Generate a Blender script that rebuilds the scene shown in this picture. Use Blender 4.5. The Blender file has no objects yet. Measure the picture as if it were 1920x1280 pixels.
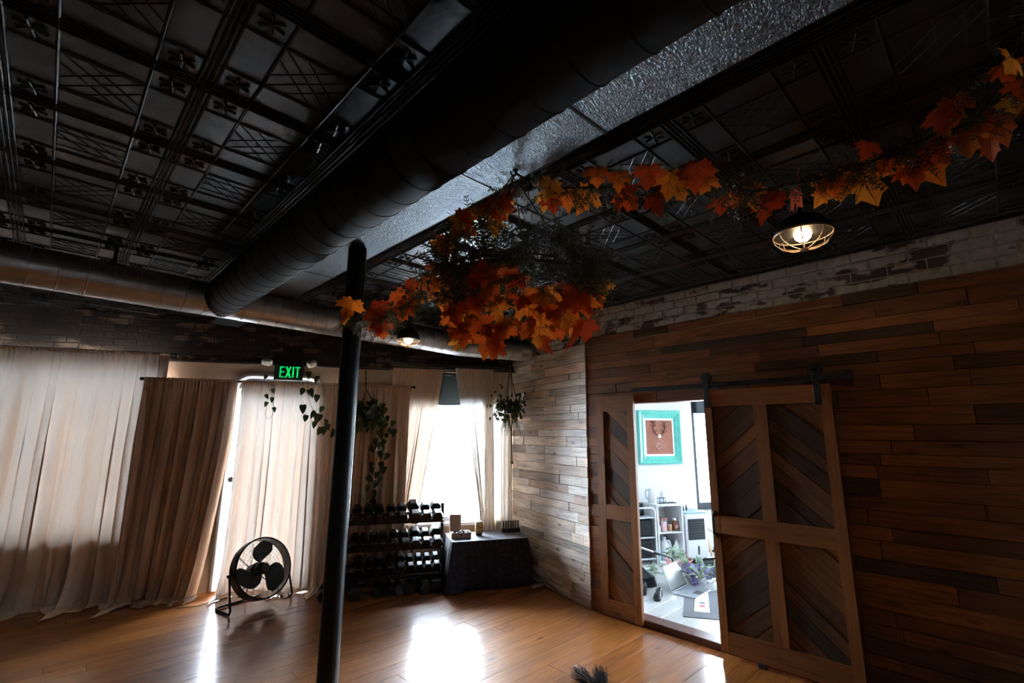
import bpy, math, random
from math import sin, cos, pi, radians, sqrt
from mathutils import Vector, Matrix, Quaternion

sc = bpy.context.scene
COL = sc.collection
rnd = random.Random(7)

# ------------------------------------------------------------------ camera
FPX, CAMH = 888.0, 1.70
CAM = Vector((0, 0, CAMH))
RC = Matrix(((0.7172728905, -0.1362189743, -0.6833476359),
             (-0.6967770661, -0.1337208834, -0.7047130235),
             (0.0046174357, 0.9816125083, -0.1908286218)))
cd = bpy.data.cameras.new('camera')
cd.sensor_width = 36.0
cd.lens = FPX / 1920 * 36
cd.clip_start = 0.05
cam = bpy.data.objects.new('camera', cd)
cam.matrix_world = Matrix.Translation(CAM) @ RC.to_4x4()
COL.objects.link(cam)
sc.camera = cam

# ------------------------------------------------------------------ world, exposure
sc.view_settings.view_transform = 'Standard'
sc.view_settings.look = 'None'
sc.view_settings.gamma = 1.0
sc.view_settings.use_curve_mapping = False
sc.view_settings.exposure = -0.06
sc.cycles.use_denoising = True
sc.cycles.max_bounces = 8
sc.cycles.diffuse_bounces = 5
sc.cycles.glossy_bounces = 4
sc.cycles.transparent_max_bounces = 16
sc.cycles.caustics_reflective = False
sc.cycles.caustics_refractive = False
sc.cycles.sample_clamp_indirect = 50.0
SKY = 125.0
w = bpy.data.worlds.new('overcast_sky')
sc.world = w
w.use_nodes = True
bg = w.node_tree.nodes['Background']
bg.inputs[0].default_value = (0.80, 0.905, 1.0, 1)
bg.inputs[1].default_value = SKY

# ------------------------------------------------------------------ wall B frame (the street wall is turned 27.5 degrees)
AB = radians(-27.5)
UB = Vector((cos(AB), sin(AB), 0))
NB = Vector((-sin(AB), cos(AB), 0))        # points out to the street
PB = Vector((4.546, 4.653, 0))


def WB(u, v, z=0.0):
    """u along the street wall, v into the room, z up"""
    return PB + UB * u - NB * v + Vector((0, 0, z))


def portal(name, c, right, up, w_, h_):
    l = bpy.data.lights.new(name, 'AREA')
    l.shape = 'RECTANGLE'
    l.size, l.size_y = w_, h_
    l.cycles.is_portal = True
    o = bpy.data.objects.new(name, l)
    r, u_ = right.normalized(), up.normalized()
    n = r.cross(u_)
    o.matrix_world = Matrix.Translation(c) @ Matrix((r, u_, n)).transposed().to_4x4()
    COL.objects.link(o)


Z = Vector((0, 0, 1))
# area portals guide the sky light; they face into the rooms (light leaves along local -Z)
W1 = (-6.7, -4.15, 0.63, 2.47)
D1 = (-3.42, -2.42, 0.06, 2.20)
W2 = (-1.5, -0.1, 0.60, 2.50)
W3 = (2.84, 4.7, 0.60, 2.34)
for nm, (u0, u1, z0, z1) in dict(sky_portal_a=W1, sky_portal_b=D1, sky_portal_c=W2, sky_portal_d=W3).items():
    portal(nm, WB((u0 + u1) / 2, -0.33, (z0 + z1) / 2), UB * 1.0, Z, u1 - u0, z1 - z0)
for o in list(COL.objects):
    if o.name.startswith('sky_portal'):
        # make local -Z point into the room (= -NB)
        n = o.matrix_world.to_3x3().col[2]
        if n.dot(NB) < 0:
            o.matrix_world = o.matrix_world @ Matrix.Rotation(pi, 4, 'Y')


# ------------------------------------------------------------------ pixel rays -> world points
def ray(x, y):
    return RC @ Vector((x - 960, 640 - y, -FPX))


def at_z(x, y, z=0.0):
    r = ray(x, y)
    return CAM + r * ((z - CAMH) / r.z)


def at_x(x, y, X):
    r = ray(x, y)
    return CAM + r * (X / r.x)


def at_d(x, y, D):
    r = ray(x, y)
    f = -RC.col[2]
    return CAM + r * (D / r.dot(f))


def at_wb(x, y, v):
    p = PB - NB * v
    r = ray(x, y)
    return CAM + r * ((p - CAM).dot(NB) / r.dot(NB))


# ------------------------------------------------------------------ materials
def new_mat(name):
    m = bpy.data.materials.new(name)
    m.use_nodes = True
    nt = m.node_tree
    return m, nt, nt.nodes, nt.links, nt.nodes['Principled BSDF']


def c4(c):
    return (c[0], c[1], c[2], 1.0)


def plain(name, col, rough=0.5, metal=0.0, bump=0.0, bscale=30.0, var=0.0, vscale=6.0, coat=0.0, spec=0.5):
    m, nt, N, L, b = new_mat(name)
    b.inputs['Base Color'].default_value = c4(col)
    b.inputs['Roughness'].default_value = rough
    b.inputs['Metallic'].default_value = metal
    b.inputs['Coat Weight'].default_value = coat
    b.inputs['Specular IOR Level'].default_value = spec
    tc = N.new('ShaderNodeTexCoord')
    if var > 0:
        n = N.new('ShaderNodeTexNoise')
        n.inputs['Scale'].default_value = vscale
        n.inputs['Detail'].default_value = 5
        L.new(tc.outputs['Object'], n.inputs['Vector'])
        r = N.new('ShaderNodeValToRGB')
        r.color_ramp.elements[0].color = c4([c * (1 - var) for c in col])
        r.color_ramp.elements[1].color = c4([min(1, c * (1 + var)) for c in col])
        r.color_ramp.elements[0].position = 0.3
        r.color_ramp.elements[1].position = 0.7
        L.new(n.outputs['Fac'], r.inputs['Fac'])
        L.new(r.outputs['Color'], b.inputs['Base Color'])
    if bump > 0:
        n = N.new('ShaderNodeTexNoise')
        n.inputs['Scale'].default_value = bscale
        n.inputs['Detail'].default_value = 4
        L.new(tc.outputs['Object'], n.inputs['Vector'])
        bp = N.new('ShaderNodeBump')
        bp.inputs['Strength'].default_value = bump
        bp.inputs['Distance'].default_value = 0.01
        L.new(n.outputs['Fac'], bp.inputs['Height'])
        L.new(bp.outputs['Normal'], b.inputs['Normal'])
    return m


def ramp(N, cols, interp='LINEAR'):
    r = N.new('ShaderNodeValToRGB')
    cr = r.color_ramp
    cr.interpolation = interp
    n = len(cols)
    while len(cr.elements) < n:
        cr.elements.new(0.5)
    for i, c in enumerate(cols):
        cr.elements[i].position = i / max(1, n - 1) if interp == 'LINEAR' else i / n
        cr.elements[i].color = c4(c)
    return r


def wood(name, cols, rough=0.55, grain=0.45, coat=0.0, bump=0.25, knots=0.5, spec=0.4, gs=1.0, crough=0.15):
    """boards: colour picked per object, grain along local x"""
    m, nt, N, L, b = new_mat(name)
    tc = N.new('ShaderNodeTexCoord')
    oi = N.new('ShaderNodeObjectInfo')
    off = N.new('ShaderNodeVectorMath'); off.operation = 'MULTIPLY_ADD'
    L.new(oi.outputs['Random'], off.inputs[0])
    off.inputs[1].default_value = (37.0, 91.0, 53.0)
    L.new(tc.outputs['Object'], off.inputs[2])
    mp = N.new('ShaderNodeMapping')
    mp.inputs['Scale'].default_value = (2.2 * gs, 36 * gs, 36 * gs)
    L.new(off.outputs[0], mp.inputs['Vector'])
    n1 = N.new('ShaderNodeTexNoise')
    n1.inputs['Scale'].default_value = 1.6
    n1.inputs['Detail'].default_value = 7
    n1.inputs['Distortion'].default_value = 0.6
    L.new(mp.outputs[0], n1.inputs['Vector'])
    mp2 = N.new('ShaderNodeMapping')
    mp2.inputs['Scale'].default_value = (1.3, 4.0, 4.0)
    L.new(off.outputs[0], mp2.inputs['Vector'])
    n2 = N.new('ShaderNodeTexNoise')
    n2.inputs['Scale'].default_value = 1.5
    n2.inputs['Detail'].default_value = 3
    L.new(mp2.outputs[0], n2.inputs['Vector'])
    base = ramp(N, cols)
    L.new(oi.outputs['Random'], base.inputs['Fac'])
    g = ramp(N, [(1 - grain,) * 3, (1.0,) * 3, (1 + grain * 0.6,) * 3])
    g.color_ramp.elements[0].position = 0.28
    g.color_ramp.elements[1].position = 0.5
    g.color_ramp.elements[2].position = 0.75
    L.new(n1.outputs['Fac'], g.inputs['Fac'])
    mx = N.new('ShaderNodeMix'); mx.data_type = 'RGBA'; mx.blend_type = 'MULTIPLY'
    mx.inputs['Factor'].default_value = 1.0
    L.new(base.outputs['Color'], mx.inputs['A'])
    L.new(g.outputs['Color'], mx.inputs['B'])
    g2 = ramp(N, [(1 - grain * 0.6,) * 3, (1 + grain * 0.3,) * 3])
    g2.color_ramp.elements[0].position = 0.35
    g2.color_ramp.elements[1].position = 0.65
    L.new(n2.outputs['Fac'], g2.inputs['Fac'])
    mx2 = N.new('ShaderNodeMix'); mx2.data_type = 'RGBA'; mx2.blend_type = 'MULTIPLY'
    mx2.inputs['Factor'].default_value = 1.0
    L.new(mx.outputs['Result'], mx2.inputs['A'])
    L.new(g2.outputs['Color'], mx2.inputs['B'])
    last = mx2
    if knots > 0:
        mp3 = N.new('ShaderNodeMapping')
        mp3.inputs['Scale'].default_value = (2.6, 7.5, 7.5)
        L.new(off.outputs[0], mp3.inputs['Vector'])
        v = N.new('ShaderNodeTexVoronoi')
        v.inputs['Scale'].default_value = 1.0
        L.new(mp3.outputs[0], v.inputs['Vector'])
        kr = ramp(N, [(1 - knots,) * 3, (1, 1, 1)])
        kr.color_ramp.elements[0].position = 0.05
        kr.color_ramp.elements[1].position = 0.16
        L.new(v.outputs['Distance'], kr.inputs['Fac'])
        mx3 = N.new('ShaderNodeMix'); mx3.data_type = 'RGBA'; mx3.blend_type = 'MULTIPLY'
        mx3.inputs['Factor'].default_value = 1.0
        L.new(last.outputs['Result'], mx3.inputs['A'])
        L.new(kr.outputs['Color'], mx3.inputs['B'])
        last = mx3
    L.new(last.outputs['Result'], b.inputs['Base Color'])
    b.inputs['Roughness'].default_value = rough
    b.inputs['Specular IOR Level'].default_value = spec
    b.inputs['Coat Weight'].default_value = coat
    b.inputs['Coat Roughness'].default_value = crough
    b.inputs['Coat IOR'].default_value = 1.65
    if bump > 0:
        bp = N.new('ShaderNodeBump')
        bp.inputs['Strength'].default_value = bump
        bp.inputs['Distance'].default_value = 0.004
        L.new(n1.outputs['Fac'], bp.inputs['Height'])
        L.new(bp.outputs['Normal'], b.inputs['Normal'])
    return m


def painted_brick(name, bricks, paint, cover, scale=5.0, stretch=(1, 1, 2.2), coat_dark=None):
    """brick with worn paint: patches follow a world-space noise"""
    m, nt, N, L, b = new_mat(name)
    ge = N.new('ShaderNodeNewGeometry')
    mp = N.new('ShaderNodeMapping')
    mp.inputs['Scale'].default_value = stretch
    L.new(ge.outputs['Position'], mp.inputs['Vector'])
    n = N.new('ShaderNodeTexNoise')
    n.inputs['Scale'].default_value = scale
    n.inputs['Detail'].default_value = 4
    n.inputs['Roughness'].default_value = 0.55
    L.new(mp.outputs[0], n.inputs['Vector'])
    msk = ramp(N, [(0, 0, 0), (1, 1, 1)])
    msk.color_ramp.elements[0].position = cover - 0.02
    msk.color_ramp.elements[1].position = cover + 0.03
    L.new(n.outputs['Fac'], msk.inputs['Fac'])
    oi = N.new('ShaderNodeObjectInfo')
    br = ramp(N, bricks)
    L.new(oi.outputs['Random'], br.inputs['Fac'])
    n2 = N.new('ShaderNodeTexNoise')
    n2.inputs['Scale'].default_value = 24
    n2.inputs['Detail'].default_value = 5
    L.new(ge.outputs['Position'], n2.inputs['Vector'])
    pr = ramp(N, [[c * 0.72 for c in paint], paint])
    pr.color_ramp.elements[0].position = 0.3
    pr.color_ramp.elements[1].position = 0.6
    L.new(n2.outputs['Fac'], pr.inputs['Fac'])
    mx = N.new('ShaderNodeMix'); mx.data_type = 'RGBA'
    L.new(msk.outputs['Color'], mx.inputs['Factor'])
    L.new(br.outputs['Color'], mx.inputs['A'])
    L.new(pr.outputs['Color'], mx.inputs['B'])
    L.new(mx.outputs['Result'], b.inputs['Base Color'])
    b.inputs['Roughness'].default_value = 0.7
    bp = N.new('ShaderNodeBump')
    bp.inputs['Strength'].default_value = 0.35
    bp.inputs['Distance'].default_value = 0.01
    L.new(n2.outputs['Fac'], bp.inputs['Height'])
    L.new(bp.outputs['Normal'], b.inputs['Normal'])
    return m


def fabric(name, col, transl=0.5, clear=0.15, weave=0.0):
    """sheer curtain cloth: diffuse + translucent + a little see-through"""
    m = bpy.data.materials.new(name)
    m.use_nodes = True
    nt = m.node_tree; N = nt.nodes; L = nt.links
    N.clear()
    out = N.new('ShaderNodeOutputMaterial')
    d = N.new('ShaderNodeBsdfDiffuse'); d.inputs[0].default_value = c4(col)
    t = N.new('ShaderNodeBsdfTranslucent'); t.inputs[0].default_value = c4(col)
    tr = N.new('ShaderNodeBsdfTransparent'); tr.inputs[0].default_value = (1, 1, 1, 1)
    a = N.new('ShaderNodeMixShader'); a.inputs[0].default_value = transl
    L.new(d.outputs[0], a.inputs[1]); L.new(t.outputs[0], a.inputs[2])
    b = N.new('ShaderNodeMixShader'); b.inputs[0].default_value = clear
    L.new(a.outputs[0], b.inputs[1]); L.new(tr.outputs[0], b.inputs[2])
    L.new(b.outputs[0], out.inputs[0])
    return m


def leafy(name, cols, transl=0.35, rough=0.5, noise=0.25):
    m = bpy.data.materials.new(name)
    m.use_nodes = True
    nt = m.node_tree; N = nt.nodes; L = nt.links
    b = N['Principled BSDF']
    out = N['Material Output']
    oi = N.new('ShaderNodeObjectInfo')
    r = ramp(N, cols)
    tc = N.new('ShaderNodeTexCoord')
    n = N.new('ShaderNodeTexNoise'); n.inputs['Scale'].default_value = 18; n.inputs['Detail'].default_value = 4
    L.new(tc.outputs['Object'], n.inputs['Vector'])
    mm = N.new('ShaderNodeMath'); mm.operation = 'MULTIPLY_ADD'
    L.new(n.outputs['Fac'], mm.inputs[0]); mm.inputs[1].default_value = noise * 2
    ad = N.new('ShaderNodeMath'); ad.operation = 'SUBTRACT'
    L.new(oi.outputs['Random'], ad.inputs[0]); ad.inputs[1].default_value = noise
    L.new(ad.outputs[0], mm.inputs[2])
    L.new(mm.outputs[0], r.inputs['Fac'])
    L.new(r.outputs['Color'], b.inputs['Base Color'])
    b.inputs['Roughness'].default_value = rough
    t = N.new('ShaderNodeBsdfTranslucent')
    L.new(r.outputs['Color'], t.inputs[0])
    mx = N.new('ShaderNodeMixShader'); mx.inputs[0].default_value = transl
    L.new(b.outputs[0], mx.inputs[1]); L.new(t.outputs[0], mx.inputs[2])
    L.new(mx.outputs[0], out.inputs[0])
    return m


def emit(name, col, s):
    m, nt, N, L, b = new_mat(name)
    b.inputs['Base Color'].default_value = c4(col)
    b.inputs['Emission Color'].default_value = c4(col)
    b.inputs['Emission Strength'].default_value = s
    return m


def glass_mat(name, tint=(0.95, 0.98, 1.0)):
    m = bpy.data.materials.new(name)
    m.use_nodes = True
    nt = m.node_tree; N = nt.nodes; L = nt.links
    N.clear()
    out = N.new('ShaderNodeOutputMaterial')
    g = N.new('ShaderNodeBsdfGlossy'); g.inputs['Roughness'].default_value = 0.03
    tr = N.new('ShaderNodeBsdfTransparent'); tr.inputs[0].default_value = c4(tint)
    fr = N.new('ShaderNodeFresnel'); fr.inputs[0].default_value = 1.45
    mx = N.new('ShaderNodeMixShader')
    L.new(fr.outputs[0], mx.inputs[0]); L.new(tr.outputs[0], mx.inputs[1]); L.new(g.outputs[0], mx.inputs[2])
    L.new(mx.outputs[0], out.inputs[0])
    return m


# colours
M = {}
M['tin'] = plain('black_tin_paint', (0.0165, 0.0205, 0.0215), 0.38, 0, 0.22, 26, spec=0.34)
M['hammered'] = None
M['black'] = plain('black_paint', (0.016, 0.018, 0.018), 0.42, 0, 0.12, 40)
M['duct_black'] = plain('black_duct_paint', (0.008, 0.009, 0.009), 0.75, 0, 0.15, 25, spec=0.25)
M['steel'] = plain('galvanised_steel', (0.50, 0.50, 0.50), 0.36, 0.85, 0.08, 30, 0.12, 9)
M['column'] = plain('black_column_paint', (0.008, 0.010, 0.010), 0.40, 0, 0.14, 60, spec=0.3)
M['floor'] = wood('pine_floor_boards', [(0.29, 0.088, 0.015), (0.38, 0.122, 0.021), (0.33, 0.104, 0.018), (0.43, 0.142, 0.026), (0.30, 0.092, 0.016)],
                  0.5, 0.30, 0.85, 0.06, 0.62, 0.15, 0.8, 0.19)
M['subfloor'] = plain('dark_floor_joint', (0.03, 0.014, 0.006), 0.9)
M['plank_warm'] = wood('reclaimed_brown_planks', [(0.096, 0.039, 0.013), (0.307, 0.109, 0.029), (0.140, 0.055, 0.018), (0.372, 0.135, 0.036), (0.077, 0.039, 0.016), (0.256, 0.092, 0.025), (0.192, 0.072, 0.022), (0.332, 0.122, 0.034), (0.114, 0.051, 0.018)],
                       0.6, 0.5, 0.0, 0.3, 0.6)
M['plank_light'] = wood('reclaimed_pale_planks', [(0.78, 0.63, 0.49), (0.56, 0.51, 0.46), (0.88, 0.77, 0.65), (0.46, 0.29, 0.18), (0.86, 0.79, 0.70), (0.30, 0.235, 0.19), (0.72, 0.51, 0.36), (0.88, 0.80, 0.70), (0.44, 0.36, 0.30), (0.80, 0.64, 0.50)],
                        0.6, 0.5, 0.0, 0.3, 0.7)
M['door_frame'] = wood('barn_door_frame_wood', [(0.25, 0.090, 0.023), (0.31, 0.115, 0.030)], 0.5, 0.35, 0.0, 0.2, 0.6)
M['door_board'] = wood('barn_door_chevron_boards', [(0.040, 0.026, 0.016), (0.30, 0.115, 0.030), (0.034, 0.024, 0.016), (0.22, 0.090, 0.026), (0.055, 0.034, 0.019), (0.34, 0.135, 0.036), (0.15, 0.066, 0.024), (0.036, 0.027, 0.019), (0.25, 0.100, 0.030)],
                       0.6, 0.5, 0.0, 0.25, 0.5)
M['wallcore'] = plain('dark_wall_core', (0.05, 0.035, 0.025), 0.9)
M['white_brick'] = painted_brick('whitewashed_brick', [(0.055, 0.035, 0.028), (0.10, 0.06, 0.045), (0.07, 0.05, 0.04)], (0.46, 0.44, 0.41), 0.44, 4.0, (1, 1, 2.2))
M['white_mortar'] = painted_brick('whitewashed_mortar', [(0.12, 0.10, 0.09)], (0.40, 0.38, 0.35), 0.42, 4.0)
M['dark_brick'] = painted_brick('worn_dark_brick', [(0.030, 0.022, 0.018), (0.042, 0.03, 0.024), (0.036, 0.026, 0.02)], (0.20, 0.145, 0.10), 0.555, 2.6, (1, 1, 2.4))
M['dark_mortar'] = plain('dark_mortar', (0.03, 0.024, 0.02), 0.9)
M['plaster'] = plain('beige_plaster', (0.42, 0.30, 0.22), 0.85, 0, 0.1, 20, 0.08, 3)
M['wall_dark'] = plain('dark_far_wall', (0.10, 0.075, 0.06), 0.9)
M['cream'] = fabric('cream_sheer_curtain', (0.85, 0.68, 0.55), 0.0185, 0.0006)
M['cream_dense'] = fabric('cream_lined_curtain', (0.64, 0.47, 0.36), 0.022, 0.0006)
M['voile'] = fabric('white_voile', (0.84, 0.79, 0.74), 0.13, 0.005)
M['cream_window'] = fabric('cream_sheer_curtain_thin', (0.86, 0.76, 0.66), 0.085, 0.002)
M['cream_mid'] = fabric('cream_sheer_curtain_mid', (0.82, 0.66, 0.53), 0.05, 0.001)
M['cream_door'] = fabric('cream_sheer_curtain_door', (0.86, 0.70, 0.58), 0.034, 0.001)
M['shade'] = fabric('cream_fill_shade', (0.80, 0.76, 0.70), 0.0055, 0.0)  # cloth of the added back window, sets how much fill light passes
M['rod'] = plain('black_iron', (0.015, 0.015, 0.016), 0.5)
M['frame_grey'] = plain('grey_metal_frame', (0.42, 0.45, 0.47), 0.45, 0.2)
M['frame_dim'] = plain('grey_transom_panel', (0.07, 0.078, 0.082), 0.5)
M['frame_black'] = plain('black_window_frame', (0.03, 0.035, 0.042), 0.5)
M['glass'] = glass_mat('window_glass')
M['blind'] = plain('charcoal_roller_blind', (0.035, 0.045, 0.05), 0.8)
M['white'] = plain('white_wall_paint', (0.66, 0.67, 0.68), 0.75)
M['white_gloss'] = plain('white_lacquer', (0.66, 0.67, 0.68), 0.35)
M['vinyl'] = wood('pale_grey_vinyl_floor', [(0.55, 0.55, 0.54), (0.62, 0.62, 0.61), (0.50, 0.51, 0.51)], 0.35, 0.18, 0.0, 0.05, 0.0, 0.5)
M['sill'] = wood('red_brown_threshold', [(0.14, 0.05, 0.035), (0.16, 0.06, 0.04)], 0.45, 0.3, 0, 0.1, 0)
M['leaf'] = leafy('maple_leaf_cloth', [(0.42, 0.035, 0.008), (0.62, 0.075, 0.010), (0.78, 0.15, 0.012), (0.80, 0.22, 0.018), (0.82, 0.34, 0.03)], 0.42, 0.55, 0.22)
M['vein'] = plain('dark_leaf_vein', (0.20, 0.035, 0.012), 0.6)
M['fern'] = leafy('artificial_greenery', [(0.035, 0.042, 0.020), (0.075, 0.080, 0.032), (0.13, 0.13, 0.05)], 0.15, 0.45, 0.3)
M['vine'] = plain('brown_vine', (0.05, 0.035, 0.02), 0.7)
M['pothos'] = leafy('pothos_leaf', [(0.022, 0.045, 0.014), (0.05, 0.09, 0.024), (0.13, 0.17, 0.035)], 0.25, 0.35, 0.2)
M['sage_dark'] = leafy('pale_trailing_green', [(0.08, 0.10, 0.05), (0.15, 0.17, 0.09), (0.22, 0.24, 0.13)], 0.3, 0.5, 0.25)
M['ivy'] = leafy('trailing_plant_leaf', [(0.012, 0.030, 0.014), (0.03, 0.06, 0.026), (0.08, 0.11, 0.045)], 0.18, 0.45, 0.25)
M['strand'] = plain('brown_cord', (0.16, 0.11, 0.07), 0.8)
M['strand_pale'] = plain('pale_gold_strand', (0.45, 0.32, 0.18), 0.6)
M['pot'] = plain('dark_green_pot', (0.014, 0.020, 0.018), 0.5)
M['exit_body'] = plain('black_sign_body', (0.008, 0.011, 0.010), 0.55)
M['exit_green'] = emit('green_exit_letters', (0.0, 0.62, 0.12), 0.85)
M['lens'] = plain('white_plastic', (0.62, 0.58, 0.53), 0.4)
M['rubber'] = plain('black_rubber', (0.011, 0.014, 0.017), 0.34, 0, 0.05, 60)
M['chrome'] = plain('chrome_handle', (0.62, 0.65, 0.68), 0.22, 1.0)
M['rackpaint'] = plain('black_rack_paint', (0.016, 0.021, 0.026), 0.4)
M['fanblack'] = plain('fan_black_metal', (0.014, 0.015, 0.015), 0.35)
M['fanblade'] = plain('fan_blade_grey', (0.055, 0.050, 0.048), 0.45, 0.3)
M['fanhub'] = plain('fan_hub_grey', (0.13, 0.12, 0.12), 0.5)
M['copper'] = plain('orange_label', (0.75, 0.24, 0.06), 0.5)
M['bulb'] = emit('warm_bulb', (1.0, 0.72, 0.42), 45.0)
M['bronze'] = plain('bronze_enamel', (0.34, 0.23, 0.16), 0.45, 0.15)
M['lampblack'] = plain('lamp_black_shell', (0.03, 0.03, 0.028), 0.5)
M['cage'] = plain('brass_wire', (0.62, 0.42, 0.27), 0.4, 0.5)
M['cardboard'] = plain('kraft_box', (0.42, 0.29, 0.21), 0.8, 0, 0.05, 40, 0.08, 10)
M['stone'] = plain('dark_polished_stone', (0.03, 0.035, 0.05), 0.2)
M['stone_pale'] = plain('pale_polished_stone', (0.65, 0.66, 0.70), 0.25)
M['ceramic'] = plain('cream_ceramic', (0.72, 0.60, 0.42), 0.4)
M['wood_dark'] = plain('dark_walnut', (0.07, 0.045, 0.035), 0.5)
M['metal_dark'] = plain('dark_metal_rod', (0.05, 0.05, 0.055), 0.3, 0.7)
M['turq'] = plain('turquoise_frame_paint', (0.10, 0.47, 0.38), 0.35, 0, 0.35, 60, 0.12, 30)
M['mount'] = plain('white_mount_board', (0.82, 0.82, 0.80), 0.8)
M['terracotta'] = plain('terracotta_relief', (0.30, 0.098, 0.055), 0.7, 0, 0.06, 50, 0.12, 8)
M['terra_dark'] = plain('dark_terracotta_line', (0.13, 0.032, 0.018), 0.7)
M['rose'] = plain('pale_rose_relief', (0.46, 0.22, 0.17), 0.6)
M['black_plastic'] = plain('black_plastic', (0.005, 0.007, 0.010), 0.4, spec=0.3)
M['grille'] = plain('dark_blue_grille', (0.010, 0.018, 0.024), 0.5)
M['lilac'] = leafy('lilac_petals', [(0.36, 0.28, 0.62), (0.50, 0.42, 0.76), (0.66, 0.60, 0.86)], 0.3, 0.6, 0.3)
M['sage'] = leafy('sage_leaf', [(0.20, 0.30, 0.20), (0.32, 0.42, 0.30), (0.46, 0.54, 0.40)], 0.3, 0.6, 0.25)
M['alu'] = plain('laptop_aluminium', (0.55, 0.58, 0.62), 0.35, 0.6)
M['screen'] = plain('laptop_screen', (0.10, 0.115, 0.12), 0.35)
M['screen'].node_tree.nodes['Principled BSDF'].inputs['Emission Color'].default_value = (0.5, 0.56, 0.58, 1)
M['screen'].node_tree.nodes['Principled BSDF'].inputs['Emission Strength'].default_value = 0.18
M['keys'] = plain('grey_keys', (0.36, 0.40, 0.46), 0.5)
M['felt'] = plain('grey_felt_mat', (0.17, 0.18, 0.20), 0.95, 0, 0.3, 120, 0.2, 60)
M['paper'] = plain('white_paper', (0.80, 0.84, 0.85), 0.8)
M['ink_grey'] = plain('grey_print', (0.16, 0.17, 0.22), 0.8)
M['ink_pink'] = plain('pink_print', (0.70, 0.10, 0.17), 0.8)
M['tan'] = plain('tan_card', (0.45, 0.26, 0.16), 0.7)
M['pinkjar'] = plain('pink_jar', (0.70, 0.42, 0.44), 0.4)
M['amber'] = plain('amber_bottle', (0.20, 0.07, 0.035), 0.25)
M['milky'] = plain('milky_plastic', (0.72, 0.76, 0.78), 0.35)
M['teal'] = plain('teal_bottle', (0.05, 0.30, 0.36), 0.4)
M['red'] = plain('red_wire', (0.55, 0.08, 0.06), 0.5)
M['street'] = plain('pale_pavement', (0.55, 0.56, 0.57), 0.9)
M['facade'] = plain('pale_facade', (0.74, 0.76, 0.78), 0.9)
M['facade_glass'] = plain('facade_window_glass', (0.20, 0.30, 0.38), 0.2)
M['bristle'] = plain('dark_bristle', (0.010, 0.007, 0.007), 0.9, spec=0.1)
M['twig'] = plain('brown_stalk', (0.20, 0.10, 0.06), 0.7)


def hammered_mat():
    m, nt, N, L, b = new_mat('hammered_black_metal')
    b.inputs['Base Color'].default_value = (0.13, 0.17, 0.205, 1)
    b.inputs['Metallic'].default_value = 0.6
    b.inputs['Roughness'].default_value = 0.30
    b.inputs['Specular IOR Level'].default_value = 1.0
    tc = N.new('ShaderNodeTexCoord')
    n0 = N.new('ShaderNodeTexNoise'); n0.inputs['Scale'].default_value = 58; n0.inputs['Detail'].default_value = 1
    n0.inputs['Distortion'].default_value = 1.2
    mp = N.new('ShaderNodeMapping'); mp.inputs['Rotation'].default_value = (0, 0, radians(35)); mp.inputs['Scale'].default_value = (1, 2.0, 1)
    L.new(tc.outputs['Object'], mp.inputs['Vector']); L.new(mp.outputs[0], n0.inputs['Vector'])
    bp = N.new('ShaderNodeBump'); bp.inputs['Strength'].default_value = 0.8; bp.inputs['Distance'].default_value = 0.012
    L.new(n0.outputs['Fac'], bp.inputs['Height']); L.new(bp.outputs['Normal'], b.inputs['Normal'])
    return m


M['hammered'] = hammered_mat()


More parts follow.
